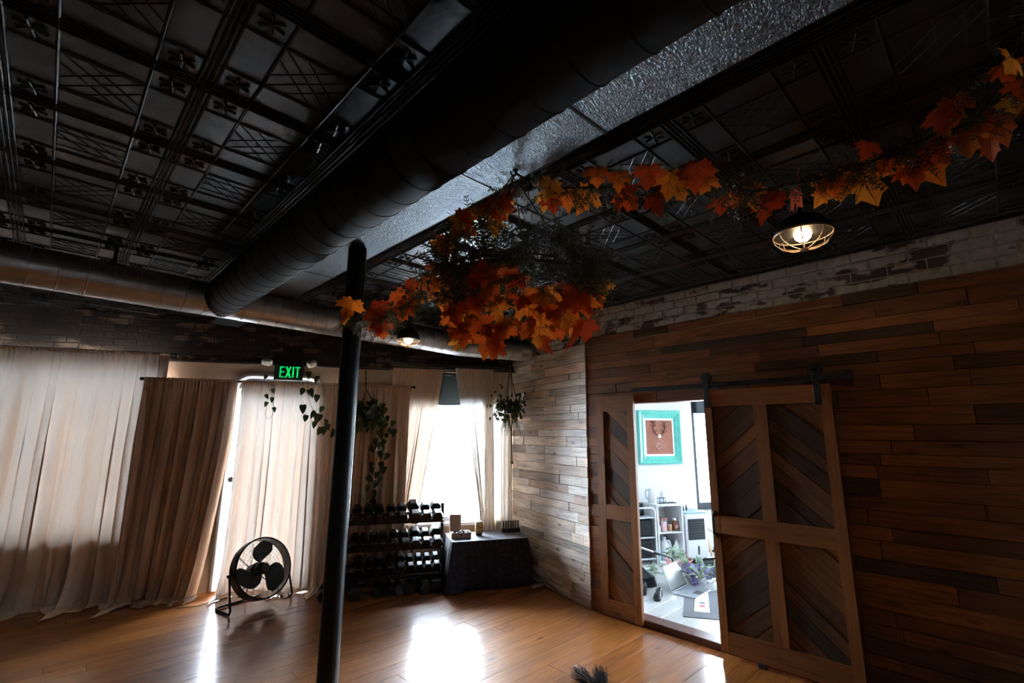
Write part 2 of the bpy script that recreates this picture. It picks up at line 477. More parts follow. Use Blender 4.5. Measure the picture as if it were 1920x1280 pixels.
def cloth_mat():
    """navy tapestry with faint radiating sun motifs"""
    m, nt, N, L, b = new_mat('navy_tapestry')
    tc = N.new('ShaderNodeTexCoord')
    mp = N.new('ShaderNodeMapping'); mp.inputs['Location'].default_value = (0.05, 0.0, -0.27)
    L.new(tc.outputs['Object'], mp.inputs['Vector'])
    sp = N.new('ShaderNodeSeparateXYZ'); L.new(mp.outputs[0], sp.inputs[0])
    a = N.new('ShaderNodeMath'); a.operation = 'ARCTAN2'
    L.new(sp.outputs['Z'], a.inputs[0]); L.new(sp.outputs['X'], a.inputs[1])
    s = N.new('ShaderNodeMath'); s.operation = 'MULTIPLY'; L.new(a.outputs[0], s.inputs[0]); s.inputs[1].default_value = 20
    sn = N.new('ShaderNodeMath'); sn.operation = 'SINE'; L.new(s.outputs[0], sn.inputs[0])
    ln = N.new('ShaderNodeVectorMath'); ln.operation = 'LENGTH'; L.new(mp.outputs[0], ln.inputs[0])
    r1 = N.new('ShaderNodeMath'); r1.operation = 'MULTIPLY'; L.new(ln.outputs['Value'], r1.inputs[0]); r1.inputs[1].default_value = 60
    rs = N.new('ShaderNodeMath'); rs.operation = 'SINE'; L.new(r1.outputs[0], rs.inputs[0])
    ml = N.new('ShaderNodeMath'); ml.operation = 'MULTIPLY'; L.new(sn.outputs[0], ml.inputs[0]); L.new(rs.outputs[0], ml.inputs[1])
    r = ramp(N, [(0.008, 0.0095, 0.022), (0.012, 0.0115, 0.027), (0.050, 0.032, 0.042)])
    r.color_ramp.elements[0].position = 0.0
    r.color_ramp.elements[1].position = 0.55
    r.color_ramp.elements[2].position = 1.0
    L.new(ml.outputs[0], r.inputs['Fac'])
    n = N.new('ShaderNodeTexNoise'); n.inputs['Scale'].default_value = 22; n.inputs['Detail'].default_value = 5
    L.new(tc.outputs['Object'], n.inputs['Vector'])
    r2 = ramp(N, [(0.5, 0.5, 0.6), (1.5, 1.3, 1.7)])
    r2.color_ramp.elements[0].position = 0.35; r2.color_ramp.elements[1].position = 0.65
    L.new(n.outputs['Fac'], r2.inputs['Fac'])
    mx = N.new('ShaderNodeMix'); mx.data_type = 'RGBA'; mx.blend_type = 'MULTIPLY'; mx.inputs['Factor'].default_value = 1
    L.new(r.outputs['Color'], mx.inputs['A']); L.new(r2.outputs['Color'], mx.inputs['B'])
    L.new(mx.outputs['Result'], b.inputs['Base Color'])
    b.inputs['Roughness'].default_value = 0.75
    b.inputs['Sheen Weight'].default_value = 0.15
    return m


M['tapestry'] = cloth_mat()


# ------------------------------------------------------------------ mesh builder
class MB:
    def __init__(s):
        s.v = []; s.f = []; s.m = []; s.mi = 0

    def add(s, vs, fs):
        o = len(s.v)
        s.v += [tuple(p) for p in vs]
        s.f += [tuple(i + o for i in f) for f in fs]
        s.m += [s.mi] * len(fs)
        return s

    def box(s, x0, x1, y0, y1, z0, z1, mat=None):
        P = [Vector((x, y, z)) for z in (z0, z1) for y in (y0, y1) for x in (x0, x1)]
        if mat is not None:
            P = [mat @ p for p in P]
        return s.add(P, [(0, 2, 3, 1), (4, 5, 7, 6), (0, 1, 5, 4), (2, 6, 7, 3), (0, 4, 6, 2), (1, 3, 7, 5)])

    def bbox(s, x0, x1, y0, y1, z0, z1, b=0.004, mat=None):
        """box with chamfered edges in plan and at top and bottom"""
        if b <= 0:
            return s.box(x0, x1, y0, y1, z0, z1, mat)
        b = min(b, (x1 - x0) / 3, (y1 - y0) / 3, (z1 - z0) / 3)

        def ringp(i, z):
            X0, X1, Y0, Y1 = x0 + i, x1 - i, y0 + i, y1 - i
            k = b
            return [Vector(p) for p in ((X0 + k, Y0, z), (X1 - k, Y0, z), (X1, Y0 + k, z), (X1, Y1 - k, z), (X1 - k, Y1, z), (X0 + k, Y1, z), (X0, Y1 - k, z), (X0, Y0 + k, z))]
        R = [ringp(b, z0), ringp(0, z0 + b), ringp(0, z1 - b), ringp(b, z1)]
        P = sum(R, [])
        if mat is not None:
            P = [mat @ p for p in P]
        F = [tuple(range(7, -1, -1)), tuple(range(24, 32))]
        for k in range(3):
            for i in range(8):
                j = (i + 1) % 8
                F.append((k * 8 + i, k * 8 + j, k * 8 + 8 + j, k * 8 + 8 + i))
        return s.add(P, F)

    def cyl(s, p0, p1, r0, r1=None, n=12, cap=True):
        r1 = r0 if r1 is None else r1
        p0, p1 = Vector(p0), Vector(p1)
        d = (p1 - p0).normalized()
        a = d.orthogonal().normalized(); b = d.cross(a)
        P = [p0 + (a * cos(2 * pi * i / n) + b * sin(2 * pi * i / n)) * r0 for i in range(n)]
        P += [p1 + (a * cos(2 * pi * i / n) + b * sin(2 * pi * i / n)) * r1 for i in range(n)]
        F = [(i, (i + 1) % n, n + (i + 1) % n, n + i) for i in range(n)]
        if cap:
            F += [tuple(range(n - 1, -1, -1)), tuple(range(n, 2 * n))]
        return s.add(P, F)

    def tube(s, pts, r, n=8, closed=False, cap=True, rs=None):
        pts = [Vector(p) for p in pts]
        k = len(pts)
        ref = None; P = []
        for i, p in enumerate(pts):
            if closed:
                d = pts[(i + 1) % k] - pts[i - 1]
            else:
                d = pts[min(i + 1, k - 1)] - pts[max(i - 1, 0)]
            d = d.normalized() if d.length > 1e-9 else Vector((0, 0, 1))
            if ref is None:
                ref = d.orthogonal().normalized()
            else:
                ref = ref - d * ref.dot(d)
                ref = ref.normalized() if ref.length > 1e-6 else d.orthogonal().normalized()
            b = d.cross(ref)
            rr = rs[i] if rs else r
            P += [p + (ref * cos(2 * pi * j / n) + b * sin(2 * pi * j / n)) * rr for j in range(n)]
        F = []
        for i in range(k if closed else k - 1):
            i2 = (i + 1) % k
            for j in range(n):
                j2 = (j + 1) % n
                F.append((i * n + j, i * n + j2, i2 * n + j2, i2 * n + j))
        if cap and not closed:
            F += [tuple(range(n - 1, -1, -1)), tuple((k - 1) * n + j for j in range(n))]
        return s.add(P, F)

    def lathe(s, prof, n=20, c=(0, 0, 0), mat=None, capb=True, capt=True):
        c = Vector(c); P = []
        for r, z in prof:
            for j in range(n):
                p = Vector((r * cos(2 * pi * j / n), r * sin(2 * pi * j / n), z))
                P.append((mat @ p if mat is not None else p) + c)
        F = []
        for i in range(len(prof) - 1):
            for j in range(n):
                j2 = (j + 1) % n
                F.append((i * n + j, i * n + j2, (i + 1) * n + j2, (i + 1) * n + j))
        if capb and prof[0][0] > 1e-6:
            F.append(tuple(range(n - 1, -1, -1)))
        if capt and prof[-1][0] > 1e-6:
            F.append(tuple((len(prof) - 1) * n + j for j in range(n)))
        return s.add(P, F)

    def prism(s, poly, y0, y1, mat=None):
        """polygon in local x,z extruded along y"""
        n = len(poly)
        P = [Vector((x, y0, z)) for x, z in poly] + [Vector((x, y1, z)) for x, z in poly]
        if mat is not None:
            P = [mat @ p for p in P]
        F = [tuple(range(n)), tuple(range(2 * n - 1, n - 1, -1))]
        F += [(i, n + i, n + (i + 1) % n, (i + 1) % n) for i in range(n)]
        return s.add(P, F)

    def grid(s, fn, nu, nv):
        P = [fn(i / nu, j / nv) for j in range(nv + 1) for i in range(nu + 1)]
        F = [(j * (nu + 1) + i, j * (nu + 1) + i + 1, (j + 1) * (nu + 1) + i + 1, (j + 1) * (nu + 1) + i) for j in range(nv) for i in range(nu)]
        return s.add(P, F)

    def mesh(s, name, mats, smooth=False):
        me = bpy.data.meshes.new(name)
        me.from_pydata([tuple(p) for p in s.v], [], s.f)
        for m in (mats if isinstance(mats, (list, tuple)) else [mats]):
            me.materials.append(m)
        if isinstance(mats, (list, tuple)):
            me.polygons.foreach_set('material_index', s.m)
        if smooth:
            me.polygons.foreach_set('use_smooth', [True] * len(me.polygons))
            try:
                me.set_sharp_from_angle(angle=radians(40))
            except Exception:
                pass
        me.update()
        return me

    def build(s, name, mats, parent=None, smooth=False, loc=None, rot=None):
        return link(name, s.mesh(name, mats, smooth), parent, loc, rot)


def link(name, me, parent=None, loc=None, rot=None):
    o = bpy.data.objects.new(name, me)
    COL.objects.link(o)
    if parent is not None:
        o.parent = parent
    if loc is not None:
        o.location = loc
    if rot is not None:
        o.rotation_euler = rot
    return o


def tag(o, label, cat, group=None, kind=None):
    o['label'] = label
    o['category'] = cat
    if group:
        o['group'] = group
    if kind:
        o['kind'] = kind
    return o


def struct(o):
    o['kind'] = 'structure'
    return o


def stuff(o):
    o['kind'] = 'stuff'
    return o


def thing(name, label, cat, loc=(0, 0, 0), rz=0.0, group=None):
    o = bpy.data.objects.new(name, None)
    o.empty_display_size = 0.1
    COL.objects.link(o)
    o.location = loc
    o.rotation_euler = (0, 0, rz)
    return tag(o, label, cat, group)


def copy_tree(o, parent=None):
    c = o.copy()
    COL.objects.link(c)
    if parent is not None:
        c.parent = parent
    for ch in list(o.children):
        copy_tree(ch, c)
    return c


def frame(o, z):
    """rotation frame with columns given"""
    return Matrix((o[0], o[1], o[2])).transposed()


ORD = ['first', 'second', 'third', 'fourth', 'fifth', 'sixth', 'seventh', 'eighth', 'ninth', 'tenth', 'eleventh', 'twelfth']
CEIL = 3.03
XR = 4.14
# corner between wall R and the pale plank wall, and its direction
C3 = Vector((4.131, 3.105, 0))
D3 = (PB - C3).normalized()
N3 = Vector((-D3.y, D3.x, 0))           # into the room
L3 = (PB - C3).length

# =================================================================== STRUCTURE
# ---- floor
fl = MB()
yw = lambda x: PB.y - (x - PB.x) * 0.52057
poly = [(-4.5, -4.0), (4.2, -4.0), (4.2, 3.1), (4.60, 4.66), (-4.5, yw(-4.5) + 0.1)]
fl.add([(x, y, -0.012) for x, y in poly] + [(x, y, -0.10) for x, y in poly],
       [(0, 1, 2, 3, 4), (9, 8, 7, 6, 5)] + [(i, 5 + i, 5 + (i + 1) % 5, (i + 1) % 5) for i in range(5)])
floor = struct(fl.build('floor', M['subfloor']))


def xlim(y):
    if y < C3.y:
        return XR
    if y < PB.y:
        return C3.x + (y - C3.y) * D3.x / D3.y
    return PB.x - (y - PB.y) / 0.52057


y = -1.2
nb_ = 0
while y < 6.9:
    wd = rnd.choice((0.13, 0.15, 0.17, 0.20))
    x1 = xlim(y) + 0.05
    x = -1.4 - rnd.random() * 1.6
    while x < x1:
        ln = rnd.uniform(1.3, 3.2)
        xe = min(x + ln, x1)
        if x1 - xe < 0.5:
            xe = x1
        b = MB()
        hl = (xe - x) / 2 - 0.0012
        b.bbox(-hl, hl, -wd / 2 + 0.0008, wd / 2 - 0.0008, -0.014, 0.0, 0.0007)
        if xe > -1.2:
            b.build('floor_board', M['floor'], floor, loc=((x + xe) / 2, y + wd / 2, rnd.uniform(-0.0008, 0)))
            nb_ += 1
        x = xe
    y += wd
# rest of the floor, out of the camera's view
b = MB()
b.box(-4.5, -1.6, -4, 9.3, -0.012, -0.001); b.box(-1.6, 4.14, -4, -1.2, -0.012, -0.001)
stuff(b.build('floor_board', M['floor'], floor))

# ---- ceiling of the studio with pressed tin panels
cl = MB()
cl.add([(x, y, CEIL + 0.012) for x, y in poly] + [(x, y, CEIL + 0.12) for x, y in poly],
       [(4, 3, 2, 1, 0), (5, 6, 7, 8, 9)] + [(i, (i + 1) % 5, 5 + (i + 1) % 5, 5 + i) for i in range(5)])
ceiling = struct(cl.build('ceiling', M['tin']))
TS = 0.575


def ridge(mb, x0, y0, x1, y1, w_, h_):
    """half-round ridge hanging from the panel"""
    d = Vector((x1 - x0, y1 - y0, 0)); d.normalize()
    n = Vector((-d.y, d.x, 0))
    prof = [(-w_, 0), (-w_ * 0.6, -h_ * 0.75), (0, -h_), (w_ * 0.6, -h_ * 0.75), (w_, 0)]
    P = []
    for px, py in ((x0, y0), (x1, y1)):
        for a, z in prof:
            P.append(Vector((px, py, 0)) + n * a + Vector((0, 0, z)))
    mb.add(P, [(i, i + 1, 6 + i, 5 + i) for i in range(4)] + [(4, 3, 2, 1, 0), (5, 6, 7, 8, 9)])


def tin_panel(variant):
    t = MB()
    S = TS / 2 - 0.0015
    t.box(-S, S, -S, S, 0, 0.012)
    for k in (0.008, 0.026):
        for sg in (-1, 1):
            e = sg * (S - k)
            ridge(t, -S, e, S, e, 0.006, 0.011)
            ridge(t, e, -S, e, S, 0.006, 0.011)
    q = 0.128
    for sg in (-1, 1):
        ridge(t, -S, sg * q, S, sg * q, 0.007, 0.009)
        ridge(t, sg * q, -S, sg * q, S, 0.007, 0.009)
    # diagonal lattice in the middle
    for i in (-1, 0, 1):
        o = i * 0.072
        for sg in (1, -1):
            a, bb = -q + max(0, o), q + min(0, o)
            if variant == 0 or sg == 1:
                ridge(t, a, sg * (a - o), bb, sg * (bb - o), 0.0026, 0.004)
            else:
                ridge(t, -q, o, q, o, 0.0026, 0.004)
    # scrolled flower in each corner cell
    for sx in (-1, 1):
        for sy in (-1, 1):
            cx, cy = sx * 0.196, sy * 0.196
            for k in range(6):
                a = k * pi / 3 + 0.3
                px, py = cx + cos(a) * 0.024, cy + sin(a) * 0.024
                ridge(t, cx + cos(a) * 0.008, cy + sin(a) * 0.008, cx + cos(a) * 0.044, cy + sin(a) * 0.044, 0.007, 0.010)
            t.lathe([(0.012, 0), (0.010, -0.008), (0.0, -0.012)], 8, (cx, cy, 0), capb=False)
    return t.mesh('ceiling_panel', M['tin'])


tp = [tin_panel(0), tin_panel(1)]
npan = 0
for side, xs in (('l', [0.2675 + 0.2875 - TS * k for k in range(0, 7)]), ('r', [1.72 + TS / 2 + TS * k for k in range(0, 5)])):
    for xc in xs:
        for k in range(-3, 11):
            yc = 1.43 - TS / 2 + TS * k
            inside = xc + TS / 2 < 4.5
            if side == 'r':
                if xc + TS / 2 > 4.2:
                    xc_ = None
                inside = xc + TS / 2 < 4.22 or (yc > 3.2 and xc + TS / 2 < 4.7)
            if yc - TS / 2 > yw(xc - TS / 2) - 0.1:
                inside = False
            if inside:
                link('ceiling_panel', tp[0 if (k + int(xc * 7)) % 3 else 1], ceiling, (xc, yc, CEIL))
                npan += 1
# flat strips beside the beam with cornice beads
for x0, x1 in ((0.842, 1.16), (1.478, 1.72)):
    s_ = MB(); s_.box(x0, x1, -2.0, 6.2, CEIL, CEIL + 0.012)
    s_.build('ceiling_strip', M['tin'], ceiling)
for xx in (0.85, 0.872, 0.90, 1.70, 1.68, 1.655):
    s_ = MB(); ridge(s_, xx, -2.0, xx, 6.2, 0.009, 0.016)
    s_.build('cornice_bead', M['tin'], ceiling, loc=(0, 0, CEIL))

# ---- wall R (the barn door wall)
wr = MB()
OY0, OY1, OZ = 1.15, 2.68, 2.02
wr.box(XR, XR + 0.12, -4.0, OY0, 0, CEIL + 0.1)
wr.box(XR, XR + 0.12, OY1, 3.20, 0, CEIL + 0.1)
wr.box(XR, XR + 0.12, OY0, OY1, OZ, CEIL + 0.1)
wall_r = struct(wr.build('wall_right', M['wallcore']))


def plank_run(parent, mat, origin, d, n, s0, s1, z0, z1, thick, lens, hs):
    """one plank of a clad wall: mesh local x along the wall"""
    ln = s1 - s0
    b = MB()
    g = 0.0012
    b.bbox(-ln / 2 + g, ln / 2 - g, -thick, 0.0, -(z1 - z0) / 2 + g, (z1 - z0) / 2 - g, 0.0018)
    p = origin + d * ((s0 + s1) / 2) + Vector((0, 0, (z0 + z1) / 2))
    o = b.build('plank', mat, parent)
    # local x = d, local -y = n (into the room)
    o.rotation_euler = (0, 0, math.atan2(d.y, d.x))
    o.location = p
    return o


def clad(parent, mat, origin, d, n, spans_fn, ztop, hs, lens, seed):
    r = random.Random(seed)
    z = 0.0
    cnt = 0
    while z < ztop - 0.02:
        h = r.choice(hs)
        if ztop - (z + h) < 0.05:
            h = ztop - z
        for (a, e) in spans_fn(z, z + h):
            s = a
            first = True
            while s < e - 1e-4:
                ln = r.uniform(*lens)
                if first:
                    ln *= r.uniform(0.35, 1.0); first = False
                t = min(s + ln, e)
                if e - t < 0.14:
                    t = e
                plank_run(parent, mat, origin, d, n, s, t, z, z + h, r.uniform(0.014, 0.023), None, None)
                s = t; cnt += 1
        z += h
    return cnt


# wall R runs from its far corner towards the camera: origin at the corner, d = -Y ; the room is on -X
dR = Vector((0, -1, 0))
oR = Vector((XR, 3.115, 0))


def spansR(z0, z1):
    if z0 < OZ - 0.01:
        return [(0.0, 3.115 - OY1 - 0.0), (3.115 - OY0, 3.72)]
    return [(0.0, 3.72)]


n1 = clad(wall_r, M['plank_warm'], oR, dR, None, spansR, 2.725, (0.075, 0.09, 0.09, 0.105, 0.12), (0.35, 1.25), 3)


def brick_band(parent, mat, mortar, origin, d, length, z0, z1, bl, bh, seed, proud=0.012):
    r = random.Random(seed)
    m = MB()
    m.box(0, length, -0.004, 0.0, z0, z1)
    mo = m.build('mortar_bed', mortar, parent)
    mo.location = origin
    mo.rotation_euler = (0, 0, math.atan2(d.y, d.x))
    rows = int(round((z1 - z0) / (bh + 0.010)))
    bh = (z1 - z0) / rows - 0.010
    for i in range(rows):
        zz = z0 + i * (bh + 0.010) + 0.005
        s = -(bl / 2 if i % 2 else 0) - r.random() * 0.02
        while s < length - 0.02:
            a, e = max(0.0, s), min(length, s + bl)
            if e - a > 0.03:
                b = MB()
                h = (e - a) / 2
                b.bbox(-h, h, -proud * r.uniform(0.7, 1.3), 0, -bh / 2, bh / 2, 0.004)
                o = b.build('brick', mat, parent)
                p = origin + d * ((a + e) / 2)
                o.location = (p.x, p.y, zz + bh / 2)
                o.rotation_euler = (0, 0, math.atan2(d.y, d.x) + r.uniform(-0.006, 0.006))
            s += bl + 0.010


brick_band(wall_r, M['white_brick'], M['white_mortar'], oR, dR, 3.7, 2.725, CEIL, 0.205, 0.066, 11)

# ---- the short pale plank wall between the street wall and wall R
w3 = MB()
qd = math.atan2(-D3.y, -D3.x)
w3.box(0, L3 + 0.02, 0, 0.12, 0, CEIL + 0.1)
wall3 = struct(w3.build('wall_corner', M['wallcore'], loc=PB, rot=(0, 0, qd)))
# planks are children in world placement: counter the parent's transform by parenting to an unrotated frame
d3 = -D3
nplank3 = 0


def clad_child(parent, mat, length, ztop, hs, lens, seed):
    r = random.Random(seed)
    z = 0.0
    while z < ztop - 0.02:
        h = r.choice(hs)
        if ztop - (z + h) < 0.05:
            h = ztop - z
        s = 0.0
        first = True
        while s < length - 1e-4:
            ln = r.uniform(*lens)
            if first:
                ln *= r.uniform(0.3, 1.0); first = False
            t = min(s + ln, length)
            if length - t < 0.12:
                t = length
            b = MB(); g = 0.0012; k = (t - s) / 2
            b.bbox(-k + g, k - g, -r.uniform(0.014, 0.022), 0.0, -h / 2 + g, h / 2 - g, 0.0018)
            o = b.build('plank', mat, parent)
            o.location = ((s + t) / 2, 0, z + h / 2)
            s = t
        z += h


clad_child(wall3, M['plank_light'], L3 + 0.01, 2.67, (0.075, 0.09, 0.10, 0.11), (0.35, 1.0), 21)


def brick_child(parent, mat, mortar, length, z0, z1, bl, bh, seed, s_from=0.0, proud=0.012):
    r = random.Random(seed)
    m = MB(); m.box(s_from, length, -0.004, 0.0, z0, z1)
    m.build('mortar_bed', mortar, parent)
    rows = int(round((z1 - z0) / (bh + 0.010)))
    bh = (z1 - z0) / rows - 0.010
    for i in range(rows):
        zz = z0 + i * (bh + 0.010) + 0.005
        s = s_from - (bl / 2 if i % 2 else 0) - r.random() * 0.02
        while s < length - 0.02:
            a, e = max(s_from, s), min(length, s + bl)
            if e - a > 0.03:
                b = MB(); h = (e - a) / 2
                b.bbox(-h, h, -proud * r.uniform(0.7, 1.3), 0, -bh / 2, bh / 2, 0.004)
                b.build('brick', mat, parent, loc=((a + e) / 2, 0, zz + bh / 2), rot=(0, 0, r.uniform(-0.006, 0.006)))
            s += bl + 0.010


brick_child(wall3, M['white_brick'], M['white_mortar'], L3, 2.67, CEIL, 0.205, 0.066, 12)

# ---- street wall (wall B) with its openings; runs on past the corner as the far wall of the side room
wbm = MB()
TH = 0.30


def wseg(u0, u1, z0, z1):
    wbm.box(u0, u1, 0, TH, z0, z1)


U0, U1 = -10.2, 0.02
wseg(U0, W1[0], 0, CEIL + 0.1)
wseg(W1[0], W1[1], 0, W1[2]); wseg(W1[0], W1[1], W1[3], CEIL + 0.1)
wseg(W1[1], D1[0], 0, CEIL + 0.1)
wseg(D1[0], D1[1], D1[3], CEIL + 0.1); wseg(D1[0], D1[1], -0.1, 0.02)
wseg(D1[1], W2[0], 0, CEIL + 0.1)
wseg(W2[0], W2[1], 0, W2[2]); wseg(W2[0], W2[1], W2[3], CEIL + 0.1)
wseg(W2[1], U1, 0, CEIL + 0.1)
wall_b = struct(wbm.build('wall_back', M['plaster'], loc=PB, rot=(0, 0, AB)))
# wall_back is parented work: local x = u, local y = outwards
r_ = random.Random(31)


def brick_band_b():
    m = MB(); m.box(-7.0, 0.0, -0.004, 0.0, 2.50, CEIL)
    m.build('mortar_bed', M['dark_mortar'], wall_b)
    bl, rows = 0.205, 7
    bh = (CEIL - 2.50) / rows - 0.010
    for i in range(rows):
        zz = 2.50 + i * (bh + 0.010) + 0.005
        s = -7.0 - (bl / 2 if i % 2 else 0)
        while s < -0.02:
            a, e = max(-7.0, s), min(-0.0, s + bl)
            if e - a > 0.03:
                b = MB(); h = (e - a) / 2
                b.bbox(-h, h, -0.006 * r_.uniform(0.5, 1.4), 0, -bh / 2, bh / 2, 0.004)
                b.build('brick', M['dark_brick'], wall_b, loc=((a + e) / 2, 0, zz + bh / 2), rot=(0, 0, r_.uniform(-0.008, 0.008)))
            s += bl + 0.010


brick_band_b()
# dark lintel board under the bricks over the right window
lb = MB(); lb.bbox(-1.66, -0.005, -0.05, -0.0, 2.515, 2.60, 0.004)
struct(lb.build('trim_1', M['black'], loc=PB, rot=(0, 0, AB)))
sb = MB(); sb.bbox(-7.0, -1.66, -0.025, 0.0, 2.487, 2.515, 0.004)
struct(sb.build('trim_2', M['wood_dark'], loc=PB, rot=(0, 0, AB)))

# walls behind and left of the camera (never seen)
bw = MB(); bw.box(-4.5, -2.6, -4.12, -4.0, 0, CEIL + 0.1); bw.box(2.6, 4.26, -4.12, -4.0, 0, CEIL + 0.1); bw.box(-2.6, 2.6, -4.12, -4.0, 0, 0.7); bw.box(-2.6, 2.6, -4.12, -4.0, 2.5, CEIL + 0.1)
struct(bw.build('wall_front', M['wall_dark']))
lw = MB(); lw.box(-4.62, -4.5, -4.0, yw(-4.5) + 0.1, 0, CEIL + 0.1)
struct(lw.build('wall_left', M['wall_dark']))


portal('sky_portal_f', Vector((0, -4.14, 1.6)), Vector((-1, 0, 0)), Z, 5.2, 1.8)  # sky light for the window added behind the camera
m = MB()
for x in (-2.6, -0.9, 0.84, 2.54):
    m.box(x, x + 0.06, -4.08, -4.03, 0.7, 2.5)
for x in (-2.54, -0.84, 0.9):
    m.box(x, x + 1.64, -4.08, -4.03, 0.7, 0.76); m.box(x, x + 1.64, -4.08, -4.03, 2.44, 2.5)
fill_back = struct(m.build('fill_window_back', M['frame_grey']))  # added unseen window, gives soft fill light from behind the camera
for x in (-2.54, -0.84, 0.9):
    m = MB(); m.box(x + 0.002, x + 1.636, -4.058, -4.052, 0.762, 2.438); m.build('pane', M['glass'], fill_back)
m = MB(); m.grid(lambda i, j: Vector((-2.75 + 5.5 * i, -3.90 + 0.03 * sin(i * 90), 2.6 - 2.58 * j)), 240, 4)
m.build('fill_shade', M['shade'], fill_back, smooth=True)


# ---- windows
def window(name, u0, u1, z0, z1, mat, fw=0.055, mull=(), trans=(), y=0.14, sill=True):
    """frame, panes; local frame of the street wall"""
    root = MB()
    root.box(u0, u0 + fw, y - 0.03, y + 0.05, z0, z1)
    root.box(u1 - fw, u1, y - 0.03, y + 0.05, z0, z1)
    root.box(u0 + fw, u1 - fw, y - 0.03, y + 0.05, z0, z0 + fw)
    root.box(u0 + fw, u1 - fw, y - 0.03, y + 0.05, z1 - fw, z1)
    for u in mull:
        root.box(u - fw / 2, u + fw / 2, y - 0.02, y + 0.04, z0 + fw, z1 - fw)
    us = [u0 + fw] + [m_ for m_ in mull] + [u1 - fw]
    for z in trans:
        for a, e in zip(us[:-1], us[1:]):
            root.box(a + fw / 2, e - fw / 2, y - 0.02, y + 0.04, z - fw / 2, z + fw / 2)
    o = struct(root.build(name, mat, loc=PB, rot=(0, 0, AB)))
    zs = [z0 + fw] + list(trans) + [z1 - fw]
    for a, e in zip(us[:-1], us[1:]):
        for za, ze in zip(zs[:-1], zs[1:]):
            g = MB(); g.box(a + 0.002, e - 0.002, y + 0.004, y + 0.010, za + 0.002, ze - 0.002)
            g.build('pane', M['glass'], o)
    if sill:
        s_ = MB(); s_.bbox(u0 - 0.04, u1 + 0.04, -0.02 if sill == 'dark' else -0.05, y - 0.03, z0 - 0.035, z0 + 0.004, 0.005)
        s_.build('window_sill', M['wood_dark'] if sill == 'dark' else M['white_gloss'], o)
    return o


window('window_1', *W1, M['frame_grey'], 0.06, (-5.45,), (), sill='dark')
wn2 = window('window_2', *W2, M['frame_grey'], 0.06, (), (), sill=True)
bl = MB(); bl.box(W2[0] + 0.03, W2[1] - 0.03, 0.055, 0.062, 2.08, 2.49)
bl.cyl((W2[0] + 0.03, 0.06, 2.47), (W2[1] - 0.03, 0.06, 2.47), 0.022, n=10)
bl.bbox(W2[0] + 0.03, W2[1] - 0.03, 0.05, 0.066, 2.06, 2.085, 0.003)
bl.build('roller_blind', M['blind'], wn2)

# ---- glazed exit door with a rounded metal frame
du0, du1, dz1 = D1[0], D1[1], 2.385
path = []
rr = 0.17
path.append((du0 + 0.03, -0.012, 0.02))
for k in range(7):
    a = pi - k * pi / 12
    path.append((du0 + 0.03 + rr + rr * cos(a), -0.012, dz1 - 0.03 - rr + rr * sin(a)))
for k in range(7):
    a = pi / 2 - k * pi / 12
    path.append((du1 - 0.03 - rr + rr * cos(a), -0.012, dz1 - 0.03 - rr + rr * sin(a)))
path.append((du1 - 0.03, -0.012, 0.02))
dm = MB(); dm.tube(path, 0.034, 8)
door1 = struct(dm.build('door_1', M['frame_grey'], loc=PB, rot=(0, 0, AB), smooth=True))
g = MB(); g.box(du0 + 0.05, du1 - 0.05, 0.046, 0.054, 0.06, 2.15); g.build('pane', M['glass'], door1)
g = MB(); g.bbox(du0 + 0.06, du1 - 0.06, 0.03, 0.075, 0.02, 0.09, 0.004); g.build('bottom_rail', M['frame_grey'], door1)
g = MB(); g.bbox(du0 + 0.06, du1 - 0.06, 0.03, 0.075, 2.13, 2.19, 0.004); g.build('top_rail', M['frame_grey'], door1)
g = MB(); hp_ = [(du0 + 0.05, 2.21)] + [(p[0], p[2]) for p in path[1:-1]] + [(du1 - 0.05, 2.21)]; g.prism(hp_[::-1], -0.016, -0.003); g.build('transom_panel', M['frame_dim'], door1)
g = MB()
g.cyl((du0 + 0.10, 0.03, 1.18), (du0 + 0.10, -0.02, 1.18), 0.012); g.cyl((du0 + 0.10, -0.02, 1.18), (du0 + 0.10, -0.055, 1.18), 0.032, n=14)
g.build('knob', M['black'], door1, smooth=True)

# ---- side room shell
SF = 0.05
sp = [(4.26, -1.0), (9.4, -1.0), (9.4, yw(9.4) + 0.05), (4.62, yw(4.62) + 0.05), (4.28, 3.1)]
m = MB()
m.add([(x, y, SF - 0.006) for x, y in sp] + [(x, y, -0.1) for x, y in sp], [(0, 1, 2, 3, 4), (9, 8, 7, 6, 5)] + [(i, 5 + i, 5 + (i + 1) % 5, (i + 1) % 5) for i in range(5)])
floor2 = struct(m.build('floor_side_room', M['subfloor']))
yy = 1.0
while yy < 4.7:
    xx = 4.26 - rnd.random() * 0.9
    while xx < 7.8:
        xe = xx + 1.2
        a = max(xx, 4.262 if yy < 3.0 else 4.30 + (yy - 3.0) * 0.27)
        if yy + 0.18 < yw(xe) + 0.25:
            b = MB(); h = (xe - a) / 2
            b.bbox(-h + 0.001, h - 0.001, -0.089, 0.089, -0.006, 0.0, 0.0012)
            b.build('vinyl_plank', M['vinyl'], floor2, loc=((a + xe) / 2, yy + 0.09, SF))
        xx = xe
    yy += 0.18
m = MB()
m.add([(x, y, 2.95) for x, y in sp] + [(x, y, 3.05) for x, y in sp], [(4, 3, 2, 1, 0), (5, 6, 7, 8, 9)] + [(i, (i + 1) % 5, 5 + (i + 1) % 5, 5 + i) for i in range(5)])
struct(m.build('ceiling_side_room', M['white']))
m = MB()
m.box(0.15, W3[0], 0, TH, 0, CEIL); m.box(W3[0], W3[1], 0, TH, 0, W3[2]); m.box(W3[0], W3[1], 0, TH, W3[3], CEIL); m.box(W3[1], 5.6, 0, TH, 0, CEIL)
struct(m.build('wall_side_room_far', M['white'], loc=PB, rot=(0, 0, AB)))
